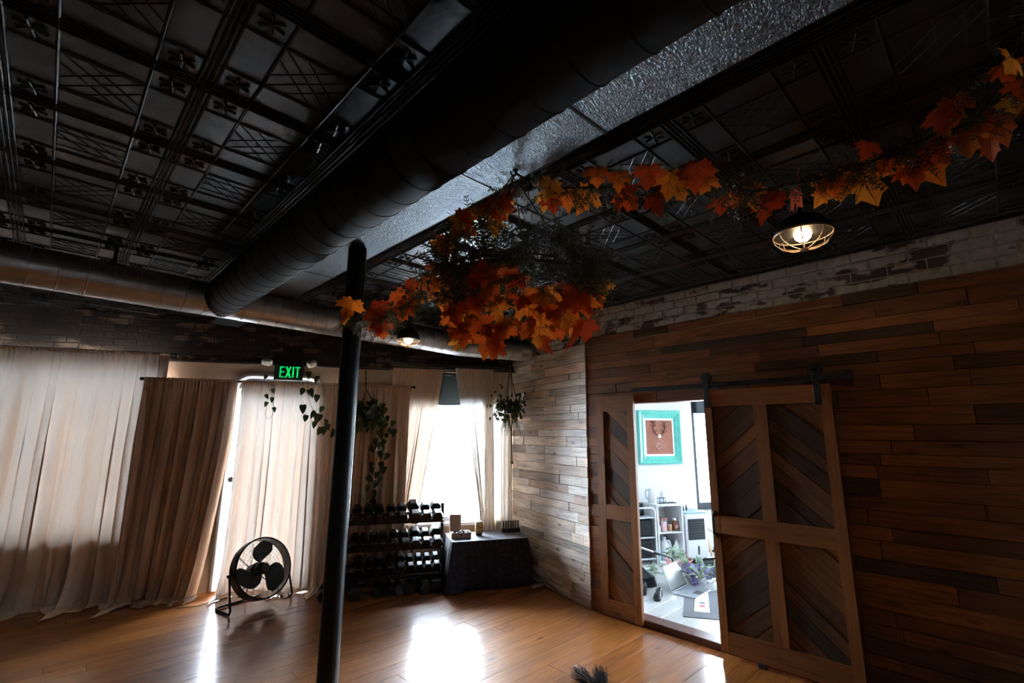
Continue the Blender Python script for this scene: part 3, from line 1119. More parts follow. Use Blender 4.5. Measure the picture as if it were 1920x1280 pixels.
m = MB(); m.box(9.4, 9.5, -1.0, 2.3, 0, 0.5); m.box(9.4, 9.5, -1.0, 2.3, 2.6, CEIL); m.box(9.4, 9.5, -1.0, 0.75, 0.5, 2.6); m.box(9.4, 9.5, 1.9, 2.3, 0.5, 2.6)
struct(m.build('wall_side_room_right', M['white']))
m = MB(); m.box(4.26, 9.5, -1.1, -1.0, 0, CEIL)
struct(m.build('wall_side_room_near', M['white']))
m = MB(); m.box(4.262, 4.272, -1.0, OY0, SF, 2.95); m.box(4.262, 4.272, OY1, 3.15, SF, 2.95); m.box(4.262, 4.272, OY0, OY1, OZ, 2.95)
struct(m.build('wall_side_room_left', M['white']))
m = MB(); m.box(0, L3, 0.125, 0.135, SF, 2.95)
struct(m.build('wall_side_room_corner', M['white'], loc=PB, rot=(0, 0, qd)))
portal('sky_portal_e', Vector((9.52, 1.32, 1.55)), Vector((0, 1, 0)), Z, 1.15, 2.1)
# door lining and threshold
m = MB()
m.bbox(XR - 0.012, XR + 0.135, OY1 - 0.022, OY1, 0.0, OZ, 0.003)
m.bbox(XR - 0.012, XR + 0.135, OY0, OY0 + 0.022, 0.0, OZ, 0.003)
m.bbox(XR - 0.012, XR + 0.135, OY0 + 0.022, OY1 - 0.022, OZ - 0.022, OZ, 0.003)
struct(m.build('trim_3', M['door_frame']))
m = MB(); m.bbox(XR - 0.02, XR + 0.14, OY0 + 0.022, OY1 - 0.022, 0.0, SF + 0.004, 0.006)
struct(m.build('trim_4', M['sill']))
# window of the side room with its dark frame
w3o = window('window_3', *W3, M['frame_black'], 0.10, (), (), y=0.10, sill=True)
m = MB(); m.bbox(W3[0] + 0.1, W3[1] - 0.1, 0.0, 0.10, 2.02, 2.22, 0.01); m.build('blind_cassette', M['blind'], w3o)
m = MB(); m.box(9.40, 9.46, 0.75, 0.81, 0.5, 2.6); m.box(9.40, 9.46, 1.84, 1.9, 0.5, 2.6); m.box(9.40, 9.46, 0.81, 1.84, 0.5, 0.56); m.box(9.40, 9.46, 0.81, 1.84, 2.54, 2.6)
fill_side = struct(m.build('fill_window_side', M['frame_black']))  # added window out of view, brightens the side room
m = MB(); m.box(9.425, 9.432, 0.812, 1.838, 0.562, 2.538); m.build('pane', M['glass'], fill_side)

# ---- outside
m = MB(); m.box(-30, 40, -20, 45, -0.40, -0.30)
struct(m.build('ground', M['street']))
bd = thing('building', 'pale building across the street, seen through the uncurtained window', 'building', WB(2.0, -26, -0.3), AB)
m = MB(); m.bbox(-9, 14, 0, 6, 0, 7.5, 0.05); m.build('wall', M['facade'], bd)
for i in range(7):
    for j in range(2):
        f = MB(); x = -7.6 + i * 3.0; z = 0.9 + j * 3.2
        f.box(x, x + 1.3, -0.06, 0, z, z + 0.08); f.box(x, x + 1.3, -0.06, 0, z + 1.7, z + 1.78); f.box(x, x + 0.08, -0.06, 0, z + 0.08, z + 1.7); f.box(x + 1.22, x + 1.3, -0.06, 0, z + 0.08, z + 1.7)
        fo = f.build('window', M['facade'], bd)
        f = MB(); f.box(x + 0.08, x + 1.22, -0.02, 0.01, z + 0.08, z + 1.7); f.build('pane', M['facade_glass'], fo)

# =================================================================== BEAM, COLUMN, DUCTS
def trim(n, o):
    return o


bm = thing('ceiling_beam', 'long boxed black hammered-metal beam running across the ceiling above the column', 'beam', (1.319, 2.0, 2.9))
Y0b, Y1b = -3.6, 4.24
for k, (a, e) in enumerate(((-5.4, -1.02), (-1.02, -0.36), (-0.36, 1.55), (1.55, 2.9), (2.9, 4.1))):
    b = MB(); b.bbox(-0.154, 0.154, a + 0.001, e - 0.001, 0.0, 0.128, 0.003)
    b.build('beam_cladding', M['hammered'], bm)
for a in (-1.02, -0.36, 1.55, 2.9):
    b = MB(); b.box(-0.1555, 0.1555, a - 0.006, a + 0.006, -0.003, 0.128)
    b.build('cladding_seam', M['tin'], bm)

cp = thing('steel_column', 'slim round black steel column standing in the middle of the floor', 'column', (1.312, 2.808, 0))
b = MB(); b.cyl((0, 0, 0.02), (0, 0, 2.885), 0.0575, n=32); b.build('shaft', M['column'], cp, smooth=True)
b = MB(); b.lathe([(0.11, 0.0), (0.11, 0.012), (0.075, 0.02), (0.066, 0.035)], 28); b.build('base_plate', M['column'], cp, smooth=True)
b = MB(); b.lathe([(0.0575, 2.884), (0.052, 2.893), (0.030, 2.90)], 28); b.build('cap_plate', M['column'], cp)


def duct(root, pts, r, mat, seam_gap, seam_w, seam_h, n=32):
    b = MB(); b.tube(pts, r, n); body = b.build('duct_tube', mat, root, smooth=True)
    # raised seams every seam_gap along the run
    prof = [(r - 0.001, -seam_w), (r + seam_h, -seam_w * 0.5), (r + seam_h, seam_w * 0.5), (r - 0.001, seam_w)]
    s = MB(); s.lathe(prof, n, capb=False, capt=False)
    me = s.mesh('seam', [mat], True)
    P = [Vector(p) for p in pts]
    acc = seam_gap * 0.5
    for a, e in zip(P[:-1], P[1:]):
        d = e - a; L_ = d.length; d.normalize()
        q = Vector((0, 0, 1)).rotation_difference(d)
        while acc < L_:
            o = link('seam', me, root, a + d * acc)
            o.rotation_mode = 'QUATERNION'; o.rotation_quaternion = q
            acc += seam_gap
        acc -= L_


DK = Vector((3.62, 4.55, 2.765))
dl = Vector((-4.4, 4.02, 2.742))
dend = WB(-0.02 + 0.30, 0.44, 2.755)
sd = thing('silver_duct', 'long galvanised round ventilation duct along the street wall with a kink at its right end', 'duct', (0, 0, 0))
kd = (DK - dl).normalized(); ke = (dend - DK).normalized()
duct(sd, [dl, DK - kd * 0.18, DK - kd * 0.06 + ke * 0.012, DK + ke * 0.10, dend], 0.135, M['steel'], 0.142, 0.005, 0.004)
bdct = thing('black_duct', 'black painted round ventilation duct hanging alongside the beam', 'duct', (0, 0, 0))
duct(bdct, [(0.90, -3.9, 2.77), (0.90, 4.42, 2.77)], 0.146, M['duct_black'], 0.16, 0.005, 0.003)
b = MB()
hp = at_z(590, 544, 2.9); b.bbox(-0.012, 0.012, -0.002, 0.002, 0, 0.16, 0.0008)
hg = b.build('hanger_strap', M['black'], sd); hg.location = (1.92, 4.455, 2.885)
for x in (-0.6, 0.2, 3.1):
    o = link('hanger_strap', hg.data, sd, (x, 4.02 + (x + 4.4) * 0.0661, 2.87)); 

# =================================================================== CURTAINS AND RODS
def rod(name, label, u0, u1, z, v, r=0.011):
    t = thing(name, label, 'curtain rod', WB(u0, v, z), AB)
    b = MB(); b.cyl((0, 0, 0), (u1 - u0, 0, 0), r, n=12); b.build('pole', M['rod'], t, smooth=True)
    for x in (0, u1 - u0):
        b = MB(); sg = -1 if x == 0 else 1
        b.lathe([(0.011, 0), (0.018, 0.004), (0.018, 0.026), (0.012, 0.032)], 12, mat=Matrix.Rotation(sg * pi / 2, 3, 'Y')); b.build('end_cap', M['rod'], t, loc=(x, 0, 0), smooth=True)
    k = 3 if u1 - u0 > 2 else 2
    for i in range(k):
        x = 0.03 + (u1 - u0 - 0.06) * i / (k - 1)
        b = MB(); b.cyl((x, 0.004, 0), (x, v - 0.001, 0), 0.006, n=8); b.cyl((x, v - 0.008, 0), (x, v - 0.001, 0), 0.022, n=12)
        b.build('bracket', M['rod'], t)
    return t


def curtain(name, label, u0, u1, ztop, v, mat, folds, amp, seed, left=None, right=None, zbot=0.0, puddle=0.16, head=0.03, nu=170, nv=46, group=None, pocket=True):
    r = random.Random(seed)
    ph = [r.uniform(0, 6.28) for _ in range(6)]
    fr = [folds * r.uniform(0.86, 1.14), folds * 0.53, folds * 1.9, folds * 0.27, folds * 3.1]
    W_ = u1 - u0
    umid = (u0 + u1) / 2
    base = WB(umid, v, 0)
    t = thing(name, label, 'curtain', base, AB, group)

    def shape(a, zt):
        # zt: 0 at the top, 1 at the bottom
        z = ztop + (zbot - ztop) * zt
        l = u0 + (left(z) if left else 0)
        rr_ = u1 + (right(z) if right else 0)
        wob = 0.012 * sin(3.1 * a * fr[0] + zt * 2.2 + ph[5]) * zt
        x = l + (rr_ - l) * a + wob - umid
        gg = min(1.0, 0.35 + zt * 1.5)
        x += gg * (0.62 + 0.55 * sin(2 * pi * a * fr[3] + ph[1])) * (W_ / fr[0]) * 0.16 * sin(2 * (2 * pi * a * fr[0] + ph[0] + 0.5 * sin(zt * 2 + ph[3])))
        g = min(1.0, 0.22 + zt * 2.2)
        A = amp * g
        tt = 2 * pi * a
        y = A * (0.62 * sin(tt * fr[0] + ph[0] + 0.5 * sin(zt * 2 + ph[3])) + 0.35 * sin(tt * fr[1] + ph[1] + zt * 0.8) + 0.22 * g * sin(tt * fr[2] + ph[2]) + 0.12 * sin(tt * fr[4] + ph[4]))
        if zt < 0.06:
            y += 0.010 * sin(tt * folds * 4.2 + ph[1]) * (1 - zt / 0.06)
        return x, y, z

    def fn(a, b):
        # last 12 % of the grid lies as a puddle on the floor
        kb = 0.86 if puddle > 0 else 1.0
        if b <= kb:
            x, y, z = shape(a, b / kb * (1 - 0.004))
            drop = max(0, 0.35 - (z - zbot)) / 0.35 if puddle > 0 else 0
            return Vector((x, y - drop ** 2 * puddle * (0.45 + 0.3 * sin(2 * pi * a * folds * 0.4 + ph[2])), z))
        x, y, z = shape(a, 1 - 0.004)
        q = (b - kb) / (1 - kb)
        off = puddle * (0.45 + 0.3 * sin(2 * pi * a * folds * 0.4 + ph[2]))
        out = puddle * (0.75 + 0.5 * sin(2 * pi * a * fr[3] * 2 + ph[0]) + 0.25 * sin(2 * pi * a * fr[0] * 0.7 + ph[4]))
        zz = 0.012 + 0.032 * abs(sin(q * 4.0 + tt_(a))) * (1 - q)
        return Vector((x + 0.03 * sin(q * 3 + a * 40), y - off - q * max(0.03, out), zz))

    def tt_(a):
        return 2 * pi * a * folds * 0.8 + ph[3]
    b = MB(); b.grid(fn, nu, nv); b.build('cloth', mat, t, smooth=True)
    if pocket:
        # gathered heading around the rod
        def hf(a, c):
            x, y, z = shape(a, 0.0)
            an = 2 * pi * c
            rr = 0.017 + 0.004 * sin(2 * pi * a * folds * 5 + ph[1]) + 0.003 * sin(2 * pi * a * folds * 11)
            return Vector((x, rr * cos(an), ztop + 0.002 + rr * sin(an)))
        b = MB(); b.grid(hf, nu, 8); b.build('heading', mat, t, smooth=True)
    return t


rod('curtain_rod', 'black curtain rod over the wide left window, mostly hidden by its curtain', -6.9, -4.02, 2.55, 0.11)
rod('curtain_rod', 'long low black curtain rod crossing in front of the exit door', -4.26, -1.37, 2.27, 0.14)
rod('curtain_rod', 'black curtain rod over the uncurtained right window', -1.65, -0.04, 2.525, 0.07)
curtain('sheer_curtain', 'wide cream sheer curtain glowing over the big left window', -6.85, -4.05, 2.55, 0.11, M['cream'], 14, 0.062, 1, puddle=0.20, nu=360)
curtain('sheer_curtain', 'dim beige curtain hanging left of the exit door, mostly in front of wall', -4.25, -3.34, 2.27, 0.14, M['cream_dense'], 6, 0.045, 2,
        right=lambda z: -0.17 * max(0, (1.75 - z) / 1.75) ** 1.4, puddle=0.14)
curtain('sheer_curtain', 'bright sheer curtain over the glazed exit door behind the floor fan', -3.30, -2.22, 2.27, 0.14, M['cream_door'], 9, 0.050, 3,
        left=lambda z: -0.02 * max(0, (1.6 - z) / 1.6), right=lambda z: 0.05 * max(0, (1.6 - z) / 1.6), puddle=0.17)
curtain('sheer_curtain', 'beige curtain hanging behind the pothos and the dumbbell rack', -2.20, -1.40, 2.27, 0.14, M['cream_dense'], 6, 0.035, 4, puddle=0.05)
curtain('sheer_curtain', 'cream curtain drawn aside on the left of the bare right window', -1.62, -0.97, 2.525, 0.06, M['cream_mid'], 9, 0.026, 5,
        right=lambda z: -0.27 * min(1, max(0, (2.5 - z) / 1.8)) ** 1.1, left=lambda z: -0.05 * max(0, (2.5 - z) / 2.0), puddle=0.05)
curtain('sheer_curtain', 'pale voile panel on the right of the bare window, nearest the gap', -0.82, -0.30, 2.525, 0.07, M['voile'], 5, 0.022, 6,
        left=lambda z: 0.33 * min(1, max(0, (2.5 - z) / 1.8)) ** 1.0, puddle=0.04, nu=110)
curtain('sheer_curtain', 'cream curtain in the corner of the pale plank wall behind the right hanging plant', -0.44, -0.05, 2.525, 0.06, M['cream_window'], 6, 0.026, 7,
        left=lambda z: 0.04 * max(0, (2.5 - z) / 2), puddle=0.04, nu=110)

# =================================================================== EXIT SIGN
es = thing('exit_sign', 'black exit sign with green EXIT letters and two white lamp heads above the rod', 'exit sign', WB(-2.83, 0.045, 2.31), AB)
SW, SH = 0.315, 0.20
b = MB(); b.bbox(-SW / 2, SW / 2, -0.03, 0.044, 0, SH, 0.006); b.build('housing', M['exit_body'], es)


def letter(ch, h, w_, s, y0, y1):
    b = MB()
    if ch == 'E':
        b.box(0, s, y0, y1, 0, h)
        for z in (0, h / 2 - s * 0.45, h - s * 0.9):
            b.box(s, w_, y0, y1, z, z + s * 0.9)
    elif ch == 'X':
        k = s * 0.62
        b.prism([(0, 0), (2 * k * 0.95, 0), (w_, h), (w_ - 2 * k * 0.95, h)], y0, y1)
        b.prism([(w_ - 2 * k * 0.95, 0), (w_, 0), (2 * k * 0.95, h), (0, h)], y0 + 0.0002, y1)
    elif ch == 'I':
        b.box(0, s, y0, y1, 0, h)
    elif ch == 'T':
        b.box(w_ / 2 - s / 2, w_ / 2 + s / 2, y0, y1, 0, h - s * 0.9)
        b.box(0, w_, y0, y1, h - s * 0.9, h)
    return b


x = -0.098
for ch, w_ in (('E', 0.050), ('X', 0.066), ('I', 0.017), ('T', 0.056)):
    letter(ch, 0.130, w_, 0.017, -0.033, -0.0295).build('letter', M['exit_green'], es, loc=(x, 0, 0.034)); x += w_ + 0.0115
for sx, ry in ((-1, 0.25), (1, -0.45)):
    b = MB(); b.cyl((sx * (SW / 2 - 0.02), 0.005, SH - 0.02), (sx * (SW / 2 + 0.045), 0.0, SH + 0.005), 0.009, n=8)
    arm = b.build('lamp_arm', M['exit_body'], es)
    b = MB(); b.bbox(-0.052, 0.052, -0.045, 0.03, -0.034, 0.034, 0.01)
    h = b.build('lamp_head', M['lens'], es, loc=(sx * (SW / 2 + 0.085), -0.01, SH + 0.012), rot=(0.35, ry, sx * 0.35))
    b = MB(); b.bbox(-0.042, 0.042, -0.049, -0.045, -0.026, 0.026, 0.001); b.build('lamp_lens', M['mount'], h)

# =================================================================== BARN DOORS
def clip(poly, a, b, c):
    """keep a*x+b*y<=c"""
    out = []
    for i in range(len(poly)):
        p, q = poly[i], poly[(i + 1) % len(poly)]
        dp, dq = a * p[0] + b * p[1] - c, a * q[0] + b * q[1] - c
        if dp <= 0:
            out.append(p)
        if dp * dq < 0:
            t = dp / (dp - dq)
            out.append((p[0] + (q[0] - p[0]) * t, p[1] + (q[1] - p[1]) * t))
    return out


def door_piece(parent, mat, poly, ang, y0, y1, name):
    """poly in door plane (s to the right, z up); grain at angle ang"""
    cx = sum(p[0] for p in poly) / len(poly); cz = sum(p[1] for p in poly) / len(poly)
    ca, sa = cos(ang), sin(ang)
    loc = [((p[0] - cx) * ca + (p[1] - cz) * sa, -(p[0] - cx) * sa + (p[1] - cz) * ca) for p in poly]
    b = MB(); b.prism(loc, y0, y1)
    o = b.build(name, mat, parent)
    X = Vector((0, -ca, sa)); Y = Vector((1, 0, 0)); Zv = X.cross(Y)
    o.rotation_euler = Matrix((X, Y, Zv)).transposed().to_euler()
    o.location = (0, -cx, cz)
    return o


def rect(s0, s1, z0, z1):
    return [(s0, z0), (s1, z0), (s1, z1), (s0, z1)]


def chevron(parent, s0, s1, z0, z1, up, seed, tilt=radians(41)):
    r = random.Random(seed)
    ang = tilt if up else -tilt
    n = (-sin(ang), cos(ang))
    cs = [s * n[0] + z * n[1] for s, z in rect(s0, s1, z0, z1)]
    c = min(cs) - r.uniform(0, 0.05)
    while c < max(cs):
        w_ = r.choice((0.085, 0.10, 0.12, 0.135))
        p = clip(rect(s0, s1, z0, z1), n[0], n[1], c + w_ - 0.0015)
        p = clip(p, -n[0], -n[1], -(c + 0.0015)) if p else p
        if len(p) >= 3:
            door_piece(parent, M['door_board'], p, ang, r.uniform(-0.009, -0.002), 0.012, 'chevron_board')
        c += w_


bdoor = thing('barn_door', 'large sliding barn door with chevron boards hanging on the black rail', 'door', (4.075, 1.80, 0.0))
F = M['door_frame']
H0, H1 = 0.035, 2.07
door_piece(bdoor, F, rect(0, 0.062, H0, H1), pi / 2, -0.022, 0.018, 'stile')
door_piece(bdoor, F, rect(0.868, 0.94, H0, H1), pi / 2, -0.022, 0.018, 'stile')
door_piece(bdoor, F, rect(0.0625, 0.8675, 1.935, H1), 0, -0.0215, 0.018, 'top_rail')
door_piece(bdoor, F, rect(0.0625, 0.8675, 0.915, 1.055), 0, -0.0215, 0.018, 'middle_rail')
door_piece(bdoor, F, rect(0.0625, 0.8675, H0, 0.19), 0, -0.0215, 0.018, 'bottom_rail')
door_piece(bdoor, F, rect(0.398, 0.498, 1.0555, 1.9345), pi / 2, -0.021, 0.018, 'centre_stile')
door_piece(bdoor, F, rect(0.398, 0.498, 0.1905, 0.9145), pi / 2, -0.021, 0.018, 'centre_stile')
door_piece(bdoor, M['wallcore'], rect(0.05, 0.88, 0.1, 2.0), 0, 0.0125, 0.017, 'backing_board')
chevron(bdoor, 0.0625, 0.3975, 1.0555, 1.9345, True, 41)
chevron(bdoor, 0.4985, 0.8675, 1.0555, 1.9345, False, 42)
chevron(bdoor, 0.0625, 0.3975, 0.1905, 0.9145, True, 43)
chevron(bdoor, 0.4985, 0.8675, 0.1905, 0.9145, False, 44)
# pull handle
b = MB()
b.tube([(-0.024, -0.028, 0.90), (-0.058, -0.028, 0.91), (-0.066, -0.028, 0.93), (-0.066, -0.028, 1.03), (-0.058, -0.028, 1.05), (-0.024, -0.028, 1.06)], 0.0085, 8)
for z in (0.895, 1.065):
    b.lathe([(0.022, 0.0), (0.022, 0.004), (0.012, 0.010)], 14, (-0.022, -0.028, z), Matrix.Rotation(-pi / 2, 3, 'Y'))
b.build('pull_handle', M['rod'], bdoor, smooth=True)
# strap hangers with wheels ride on the rail
for s in (0.032, 0.858):
    b = MB(); b.bbox(-0.034, -0.027, -s - 0.022, -s + 0.022, 1.92, 2.19, 0.002)
    b.lathe([(0.022, -0.0035), (0.022, 0.0035)], 16, (-0.0305, -s, 2.19), Matrix.Rotation(pi / 2, 3, 'Y'))
    hgr = b.build('hanger_strap', M['rod'], bdoor)
    b = MB(); b.lathe([(0.012, -0.014), (0.046, -0.012), (0.040, -0.004), (0.040, 0.004), (0.046, 0.012), (0.012, 0.014)], 24, (-0.010, -s, 2.182), Matrix.Rotation(pi / 2, 3, 'Y'))
    b.build('wheel', M['rod'], hgr, smooth=True)
    b = MB()
    for z in (1.95, 2.02):
        b.cyl((-0.040, -s, z), (-0.030, -s, z), 0.009, n=6)
    b.cyl((-0.044, -s, 2.185), (0.004, -s, 2.185), 0.009, n=6)
    b.build('bolt', M['rod'], hgr)
b = MB(); b.bbox(-0.03, 0.02, -0.33, -0.27, 0.0, 0.034, 0.004); b.build('floor_guide', M['rod'], bdoor)

ld = thing('barn_door', 'narrow barn door panel with chevron boards on the left of the bright doorway', 'door', (4.100, 2.955, 0.0))
door_piece(ld, F, rect(0, 0.088, 0.012, 2.075), pi / 2, -0.018, 0.018, 'stile')
door_piece(ld, F, rect(0.368, 0.440, 0.012, 2.075), pi / 2, -0.018, 0.018, 'stile')
door_piece(ld, F, rect(0.0885, 0.3675, 1.925, 2.075), 0, -0.0175, 0.018, 'top_rail')
door_piece(ld, F, rect(0.0885, 0.3675, 0.885, 1.02), 0, -0.0175, 0.018, 'middle_rail')
door_piece(ld, F, rect(0.0885, 0.3675, 0.012, 0.158), 0, -0.0175, 0.018, 'bottom_rail')
door_piece(ld, M['wallcore'], rect(0.06, 0.39, 0.1, 2.0), 0, 0.0125, 0.017, 'backing_board')
chevron(ld, 0.0885, 0.3675, 1.0205, 1.9245, False, 51)
chevron(ld, 0.0885, 0.3675, 0.1585, 0.8845, False, 52)

rl = thing('barn_door_rail', 'flat black steel sliding-door rail bolted above the doorway', 'rail', (4.062, 2.52, 2.118))
b = MB(); b.bbox(-0.004, 0.004, -1.80, 0.0, -0.02, 0.02, 0.0015); b.build('track', M['rod'], rl)
for yv in (-0.06, -0.5, -0.92, -1.34, -1.74):
    b = MB(); b.cyl((0.004, yv, 0), (0.058, yv, 0), 0.012, n=10); b.cyl((-0.011, yv, 0), (-0.004, yv, 0), 0.011, n=6)
    b.build('standoff_bolt', M['rod'], rl)
b = MB(); b.bbox(-0.014, 0.014, -1.80, -1.74, -0.028, 0.045, 0.004); b.build('end_stop', M['rod'], rl)


# thin pale cord drawn in place of the lit top edge of the planks
b = MB()
pts = [at_x(px, py, 4.112) for px, py in ((1099, 650), (1200, 633), (1300, 616.5), (1430, 594), (1560, 571))]
pc = [WB(0.30, 1.02, 2.60)]
def on_w3(x, y):
    p0 = C3 + N3 * (0.028 if N3.x < 0 else -0.028)
    nn = N3
    r = ray(x, y)
    return CAM + r * ((p0 - CAM).dot(nn) / r.dot(nn))
pts = [on_w3(1012, 677), on_w3(1055, 664), on_w3(1094, 651)] + pts
b.tube(pts, 0.0028, 5)
cd_ = tag(b.build('strand', M['strand_pale']), 'thin pale cord drawn for the lit plank edge just under the whitewashed bricks', 'strand')

# =================================================================== CAGE LAMPS
def cage_lamp(label, p, R_, stem):
    t = thing('cage_lamp', label, 'lamp', p, 0, 'caged ceiling lamps')
    b = MB(); b.lathe([(R_, 0.0), (R_ * 1.02, 0.006), (R_ * 0.95, 0.04), (R_ * 0.72, 0.085), (R_ * 0.36, 0.115), (0.035, 0.125)], 40)
    b.build('shade', M['lampblack'], t, smooth=True)
    b = MB(); b.lathe([(R_ * 0.985, 0.002), (R_ * 0.93, 0.037), (R_ * 0.70, 0.081), (R_ * 0.34, 0.110), (0.0, 0.118)], 40, capb=False)
    b.build('shade_lining', M['bronze'], t, smooth=True)
    b = MB(); b.cyl((0, 0, 0.12), (0, 0, stem - 0.03), 0.014, n=12); b.lathe([(0.055, stem - 0.035), (0.06, stem - 0.02), (0.06, stem)], 24)
    b.build('stem', M['lampblack'], t, smooth=True)
    b = MB(); b.cyl((0, 0, 0.06), (0, 0, 0.118), 0.02, n=14); b.build('socket', M['lampblack'], t, smooth=True)
    b = MB(); b.lathe([(0.0, -0.045), (0.022, -0.040), (0.040, -0.022), (0.046, 0.0), (0.042, 0.025), (0.030, 0.045), (0.020, 0.062)], 20)
    b.build('bulb', M['bulb'], t, smooth=True)
    ring = [(R_ * cos(2 * pi * k / 40), R_ * sin(2 * pi * k / 40), -0.004) for k in range(40)]
    b = MB(); b.tube(ring, 0.0036, 6, True); b.build('cage_ring', M['cage'], t, smooth=True)
    z0 = -R_ * 0.62
    for k in range(8):
        a = 2 * pi * k / 8 + 0.2
        pts = [(R_ * cos(q) * cos(a), R_ * cos(q) * sin(a), -0.004 + (z0 + 0.004) * sin(q)) for q in [i * (pi / 2 * 0.90) / 9 for i in range(10)]]
        b = MB(); b.tube(pts, 0.0026, 6); b.build('cage_wire', M['cage'], t, smooth=True)
    q = 0.62
    b = MB(); b.tube([(R_ * cos(q) * cos(2 * pi * k / 36), R_ * cos(q) * sin(2 * pi * k / 36), -0.004 + (z0 + 0.004) * sin(q)) for k in range(36)], 0.0026, 6, True)
    b.lathe([(0.0, z0 - 0.008), (0.02, z0 - 0.006), (0.024, z0 + 0.004), (0.0, z0 + 0.008)], 14)
    b.build('cage_band', M['cage'], t, smooth=True)
    return t


cage_lamp('lit caged dome lamp near the whitewashed bricks, below the leaf garland', (2.985, 0.675, 2.835), 0.150, CEIL - 2.835)
cage_lamp('small lit caged lamp hanging in front of the silver duct, left of the leaf ring', (2.577, 4.20, 2.649), 0.116, CEIL - 2.649)

# =================================================================== LEAVES
MAPLE = [(0.03, 0.02), (0.22, -0.10), (0.26, 0.0), (0.44, 0.02), (0.36, 0.14), (0.62, 0.36), (0.48, 0.38), (0.50, 0.52), (0.34, 0.46), (0.22, 0.48), (0.30, 0.74), (0.18, 0.72), (0.0, 1.0)]


def maple_mesh(seed):
    r = random.Random(seed)
    out = MAPLE + [(-x, y) for x, y in reversed(MAPLE[:-1])]
    out = [(x * r.uniform(0.92, 1.08), y * r.uniform(0.94, 1.06)) for x, y in out]
    k1, k2, k3 = r.uniform(-0.35, 0.1), r.uniform(0.1, 0.35), r.uniform(-0.25, 0.25)

    def zf(x, y):
        rr_ = x * x + (y - 0.3) ** 2
        return k2 * abs(x) * 0.6 + k1 * rr_ + k3 * x * (y - 0.3) + 0.03 * sin(9 * x + seed) * (abs(x) + 0.2)
    b = MB()
    ctr = (0, 0.30)
    n = len(out)
    mid = [((x + ctr[0]) / 2, (y + ctr[1]) / 2) for x, y in out]
    V = [ctr] + mid + out
    P = [(x, y, zf(x, y)) for x, y in V]
    Fc = []
    for i in range(n):
        j = (i + 1) % n
        Fc.append((0, 1 + i, 1 + j)); Fc.append((1 + i, 1 + n + i, 1 + n + j, 1 + j))
    b.add(P, Fc)
    b.mi = 1
    for tx, ty in ((0, 0.93), (0.55, 0.36), (-0.55, 0.36), (0.40, 0.03), (-0.40, 0.03), (0.26, 0.66), (-0.26, 0.66)):
        sx, sy = (0, 0.02) if abs(tx) != 0.26 else (0, 0.34)
        L_ = []
        for k in range(6):
            q = k / 5
            L_.append((sx + (tx - sx) * q, sy + (ty - sy) * q))
        dx, dy = tx - sx, ty - sy
        d = sqrt(dx * dx + dy * dy); nx, ny = -dy / d, dx / d
        for sgn in (1, -1):
            vs = []
            for k, (x_, y_) in enumerate(L_):
                wv = 0.011 * (1 - 0.75 * k / 5)
                vs += [(x_ + nx * wv, y_ + ny * wv, zf(x_, y_) + sgn * 0.012), (x_ - nx * wv, y_ - ny * wv, zf(x_, y_) + sgn * 0.012)]
            b.add(vs, [(2 * k, 2 * k + 1, 2 * k + 3, 2 * k + 2) for k in range(5)])
    b.tube([(0, 0.02, zf(0, 0.02)), (0, -0.14, 0.02), (0.02, -0.30, 0.05)], 0.010, 5)
    return b.mesh('leaf', [M['leaf'], M['vein']], True)


LEAVES = [maple_mesh(s) for s in range(1, 7)]


def orient(o, tip, normal):
    t = tip.normalized()
    n = (normal - t * normal.dot(t)).normalized()
    x = t.cross(n)
    o.rotation_mode = 'QUATERNION'
    o.rotation_quaternion = Matrix((x, t, n)).transposed().to_quaternion()


def add_leaf(root, meshes, p, size, r, down=1.0, face=None, name='leaf', spread=0.55, flat=0.8):
    o = link(name, r.choice(meshes), root)
    tip = Vector((r.uniform(-1, 1) * spread, r.uniform(-1, 1) * spread, -down + r.uniform(-0.3, 0.3)))
    nv = (face if face is not None else (CAM - p)).normalized() + Vector((r.uniform(-flat, flat), r.uniform(-flat, flat), r.uniform(-flat, flat) - 0.15))
    orient(o, tip, nv)
    # p is the middle of the blade: step back to the stem end
    tl = o.rotation_quaternion @ Vector((0, 1, 0))
    o.location = p - tl * size * 0.42 - root.location
    o.scale = (size, size, size)
    return o


def sprig(mb, p, d, L_, ll, n, r, droop=0.5):
    """thin curved stem with pairs of slim leaflets"""
    d = d.normalized()
    side = d.orthogonal().normalized()
    side = Quaternion(d, r.uniform(0, 6.28)) @ side
    pts = []
    q = Vector(p)
    dd = d.copy()
    for k in range(n + 1):
        pts.append(q.copy())
        q = q + dd * (L_ / n)
        dd = (dd + Vector((0, 0, -droop / n))).normalized()
    mb.tube(pts, 0.0011, 3, cap=False)
    for k in range(1, n + 1):
        a = pts[k]; t = (pts[k] - pts[k - 1]).normalized()
        s_ = (side - t * side.dot(t)).normalized()
        up = t.cross(s_)
        for sg in (-1, 1):
            e = (t * 0.55 + s_ * sg * 0.85 + up * r.uniform(-0.35, 0.35)).normalized()
            l = ll * r.uniform(0.7, 1.15)
            wv = e.cross(up).normalized() * l * 0.17
            m_ = a + e * l * 0.45 + up * l * 0.06
            mb.add([a, m_ + wv, a + e * l, m_ - wv], [(0, 1, 2), (0, 2, 3)])


def polyline(pts, n):
    seg = [(pts[i + 1] - pts[i]).length for i in range(len(pts) - 1)]
    tot = sum(seg); out = []
    for k in range(n):
        s = tot * k / (n - 1); i = 0
        while i < len(seg) - 1 and s > seg[i]:
            s -= seg[i]; i += 1
        out.append(pts[i].lerp(pts[i + 1], min(1, s / seg[i])))
    return out


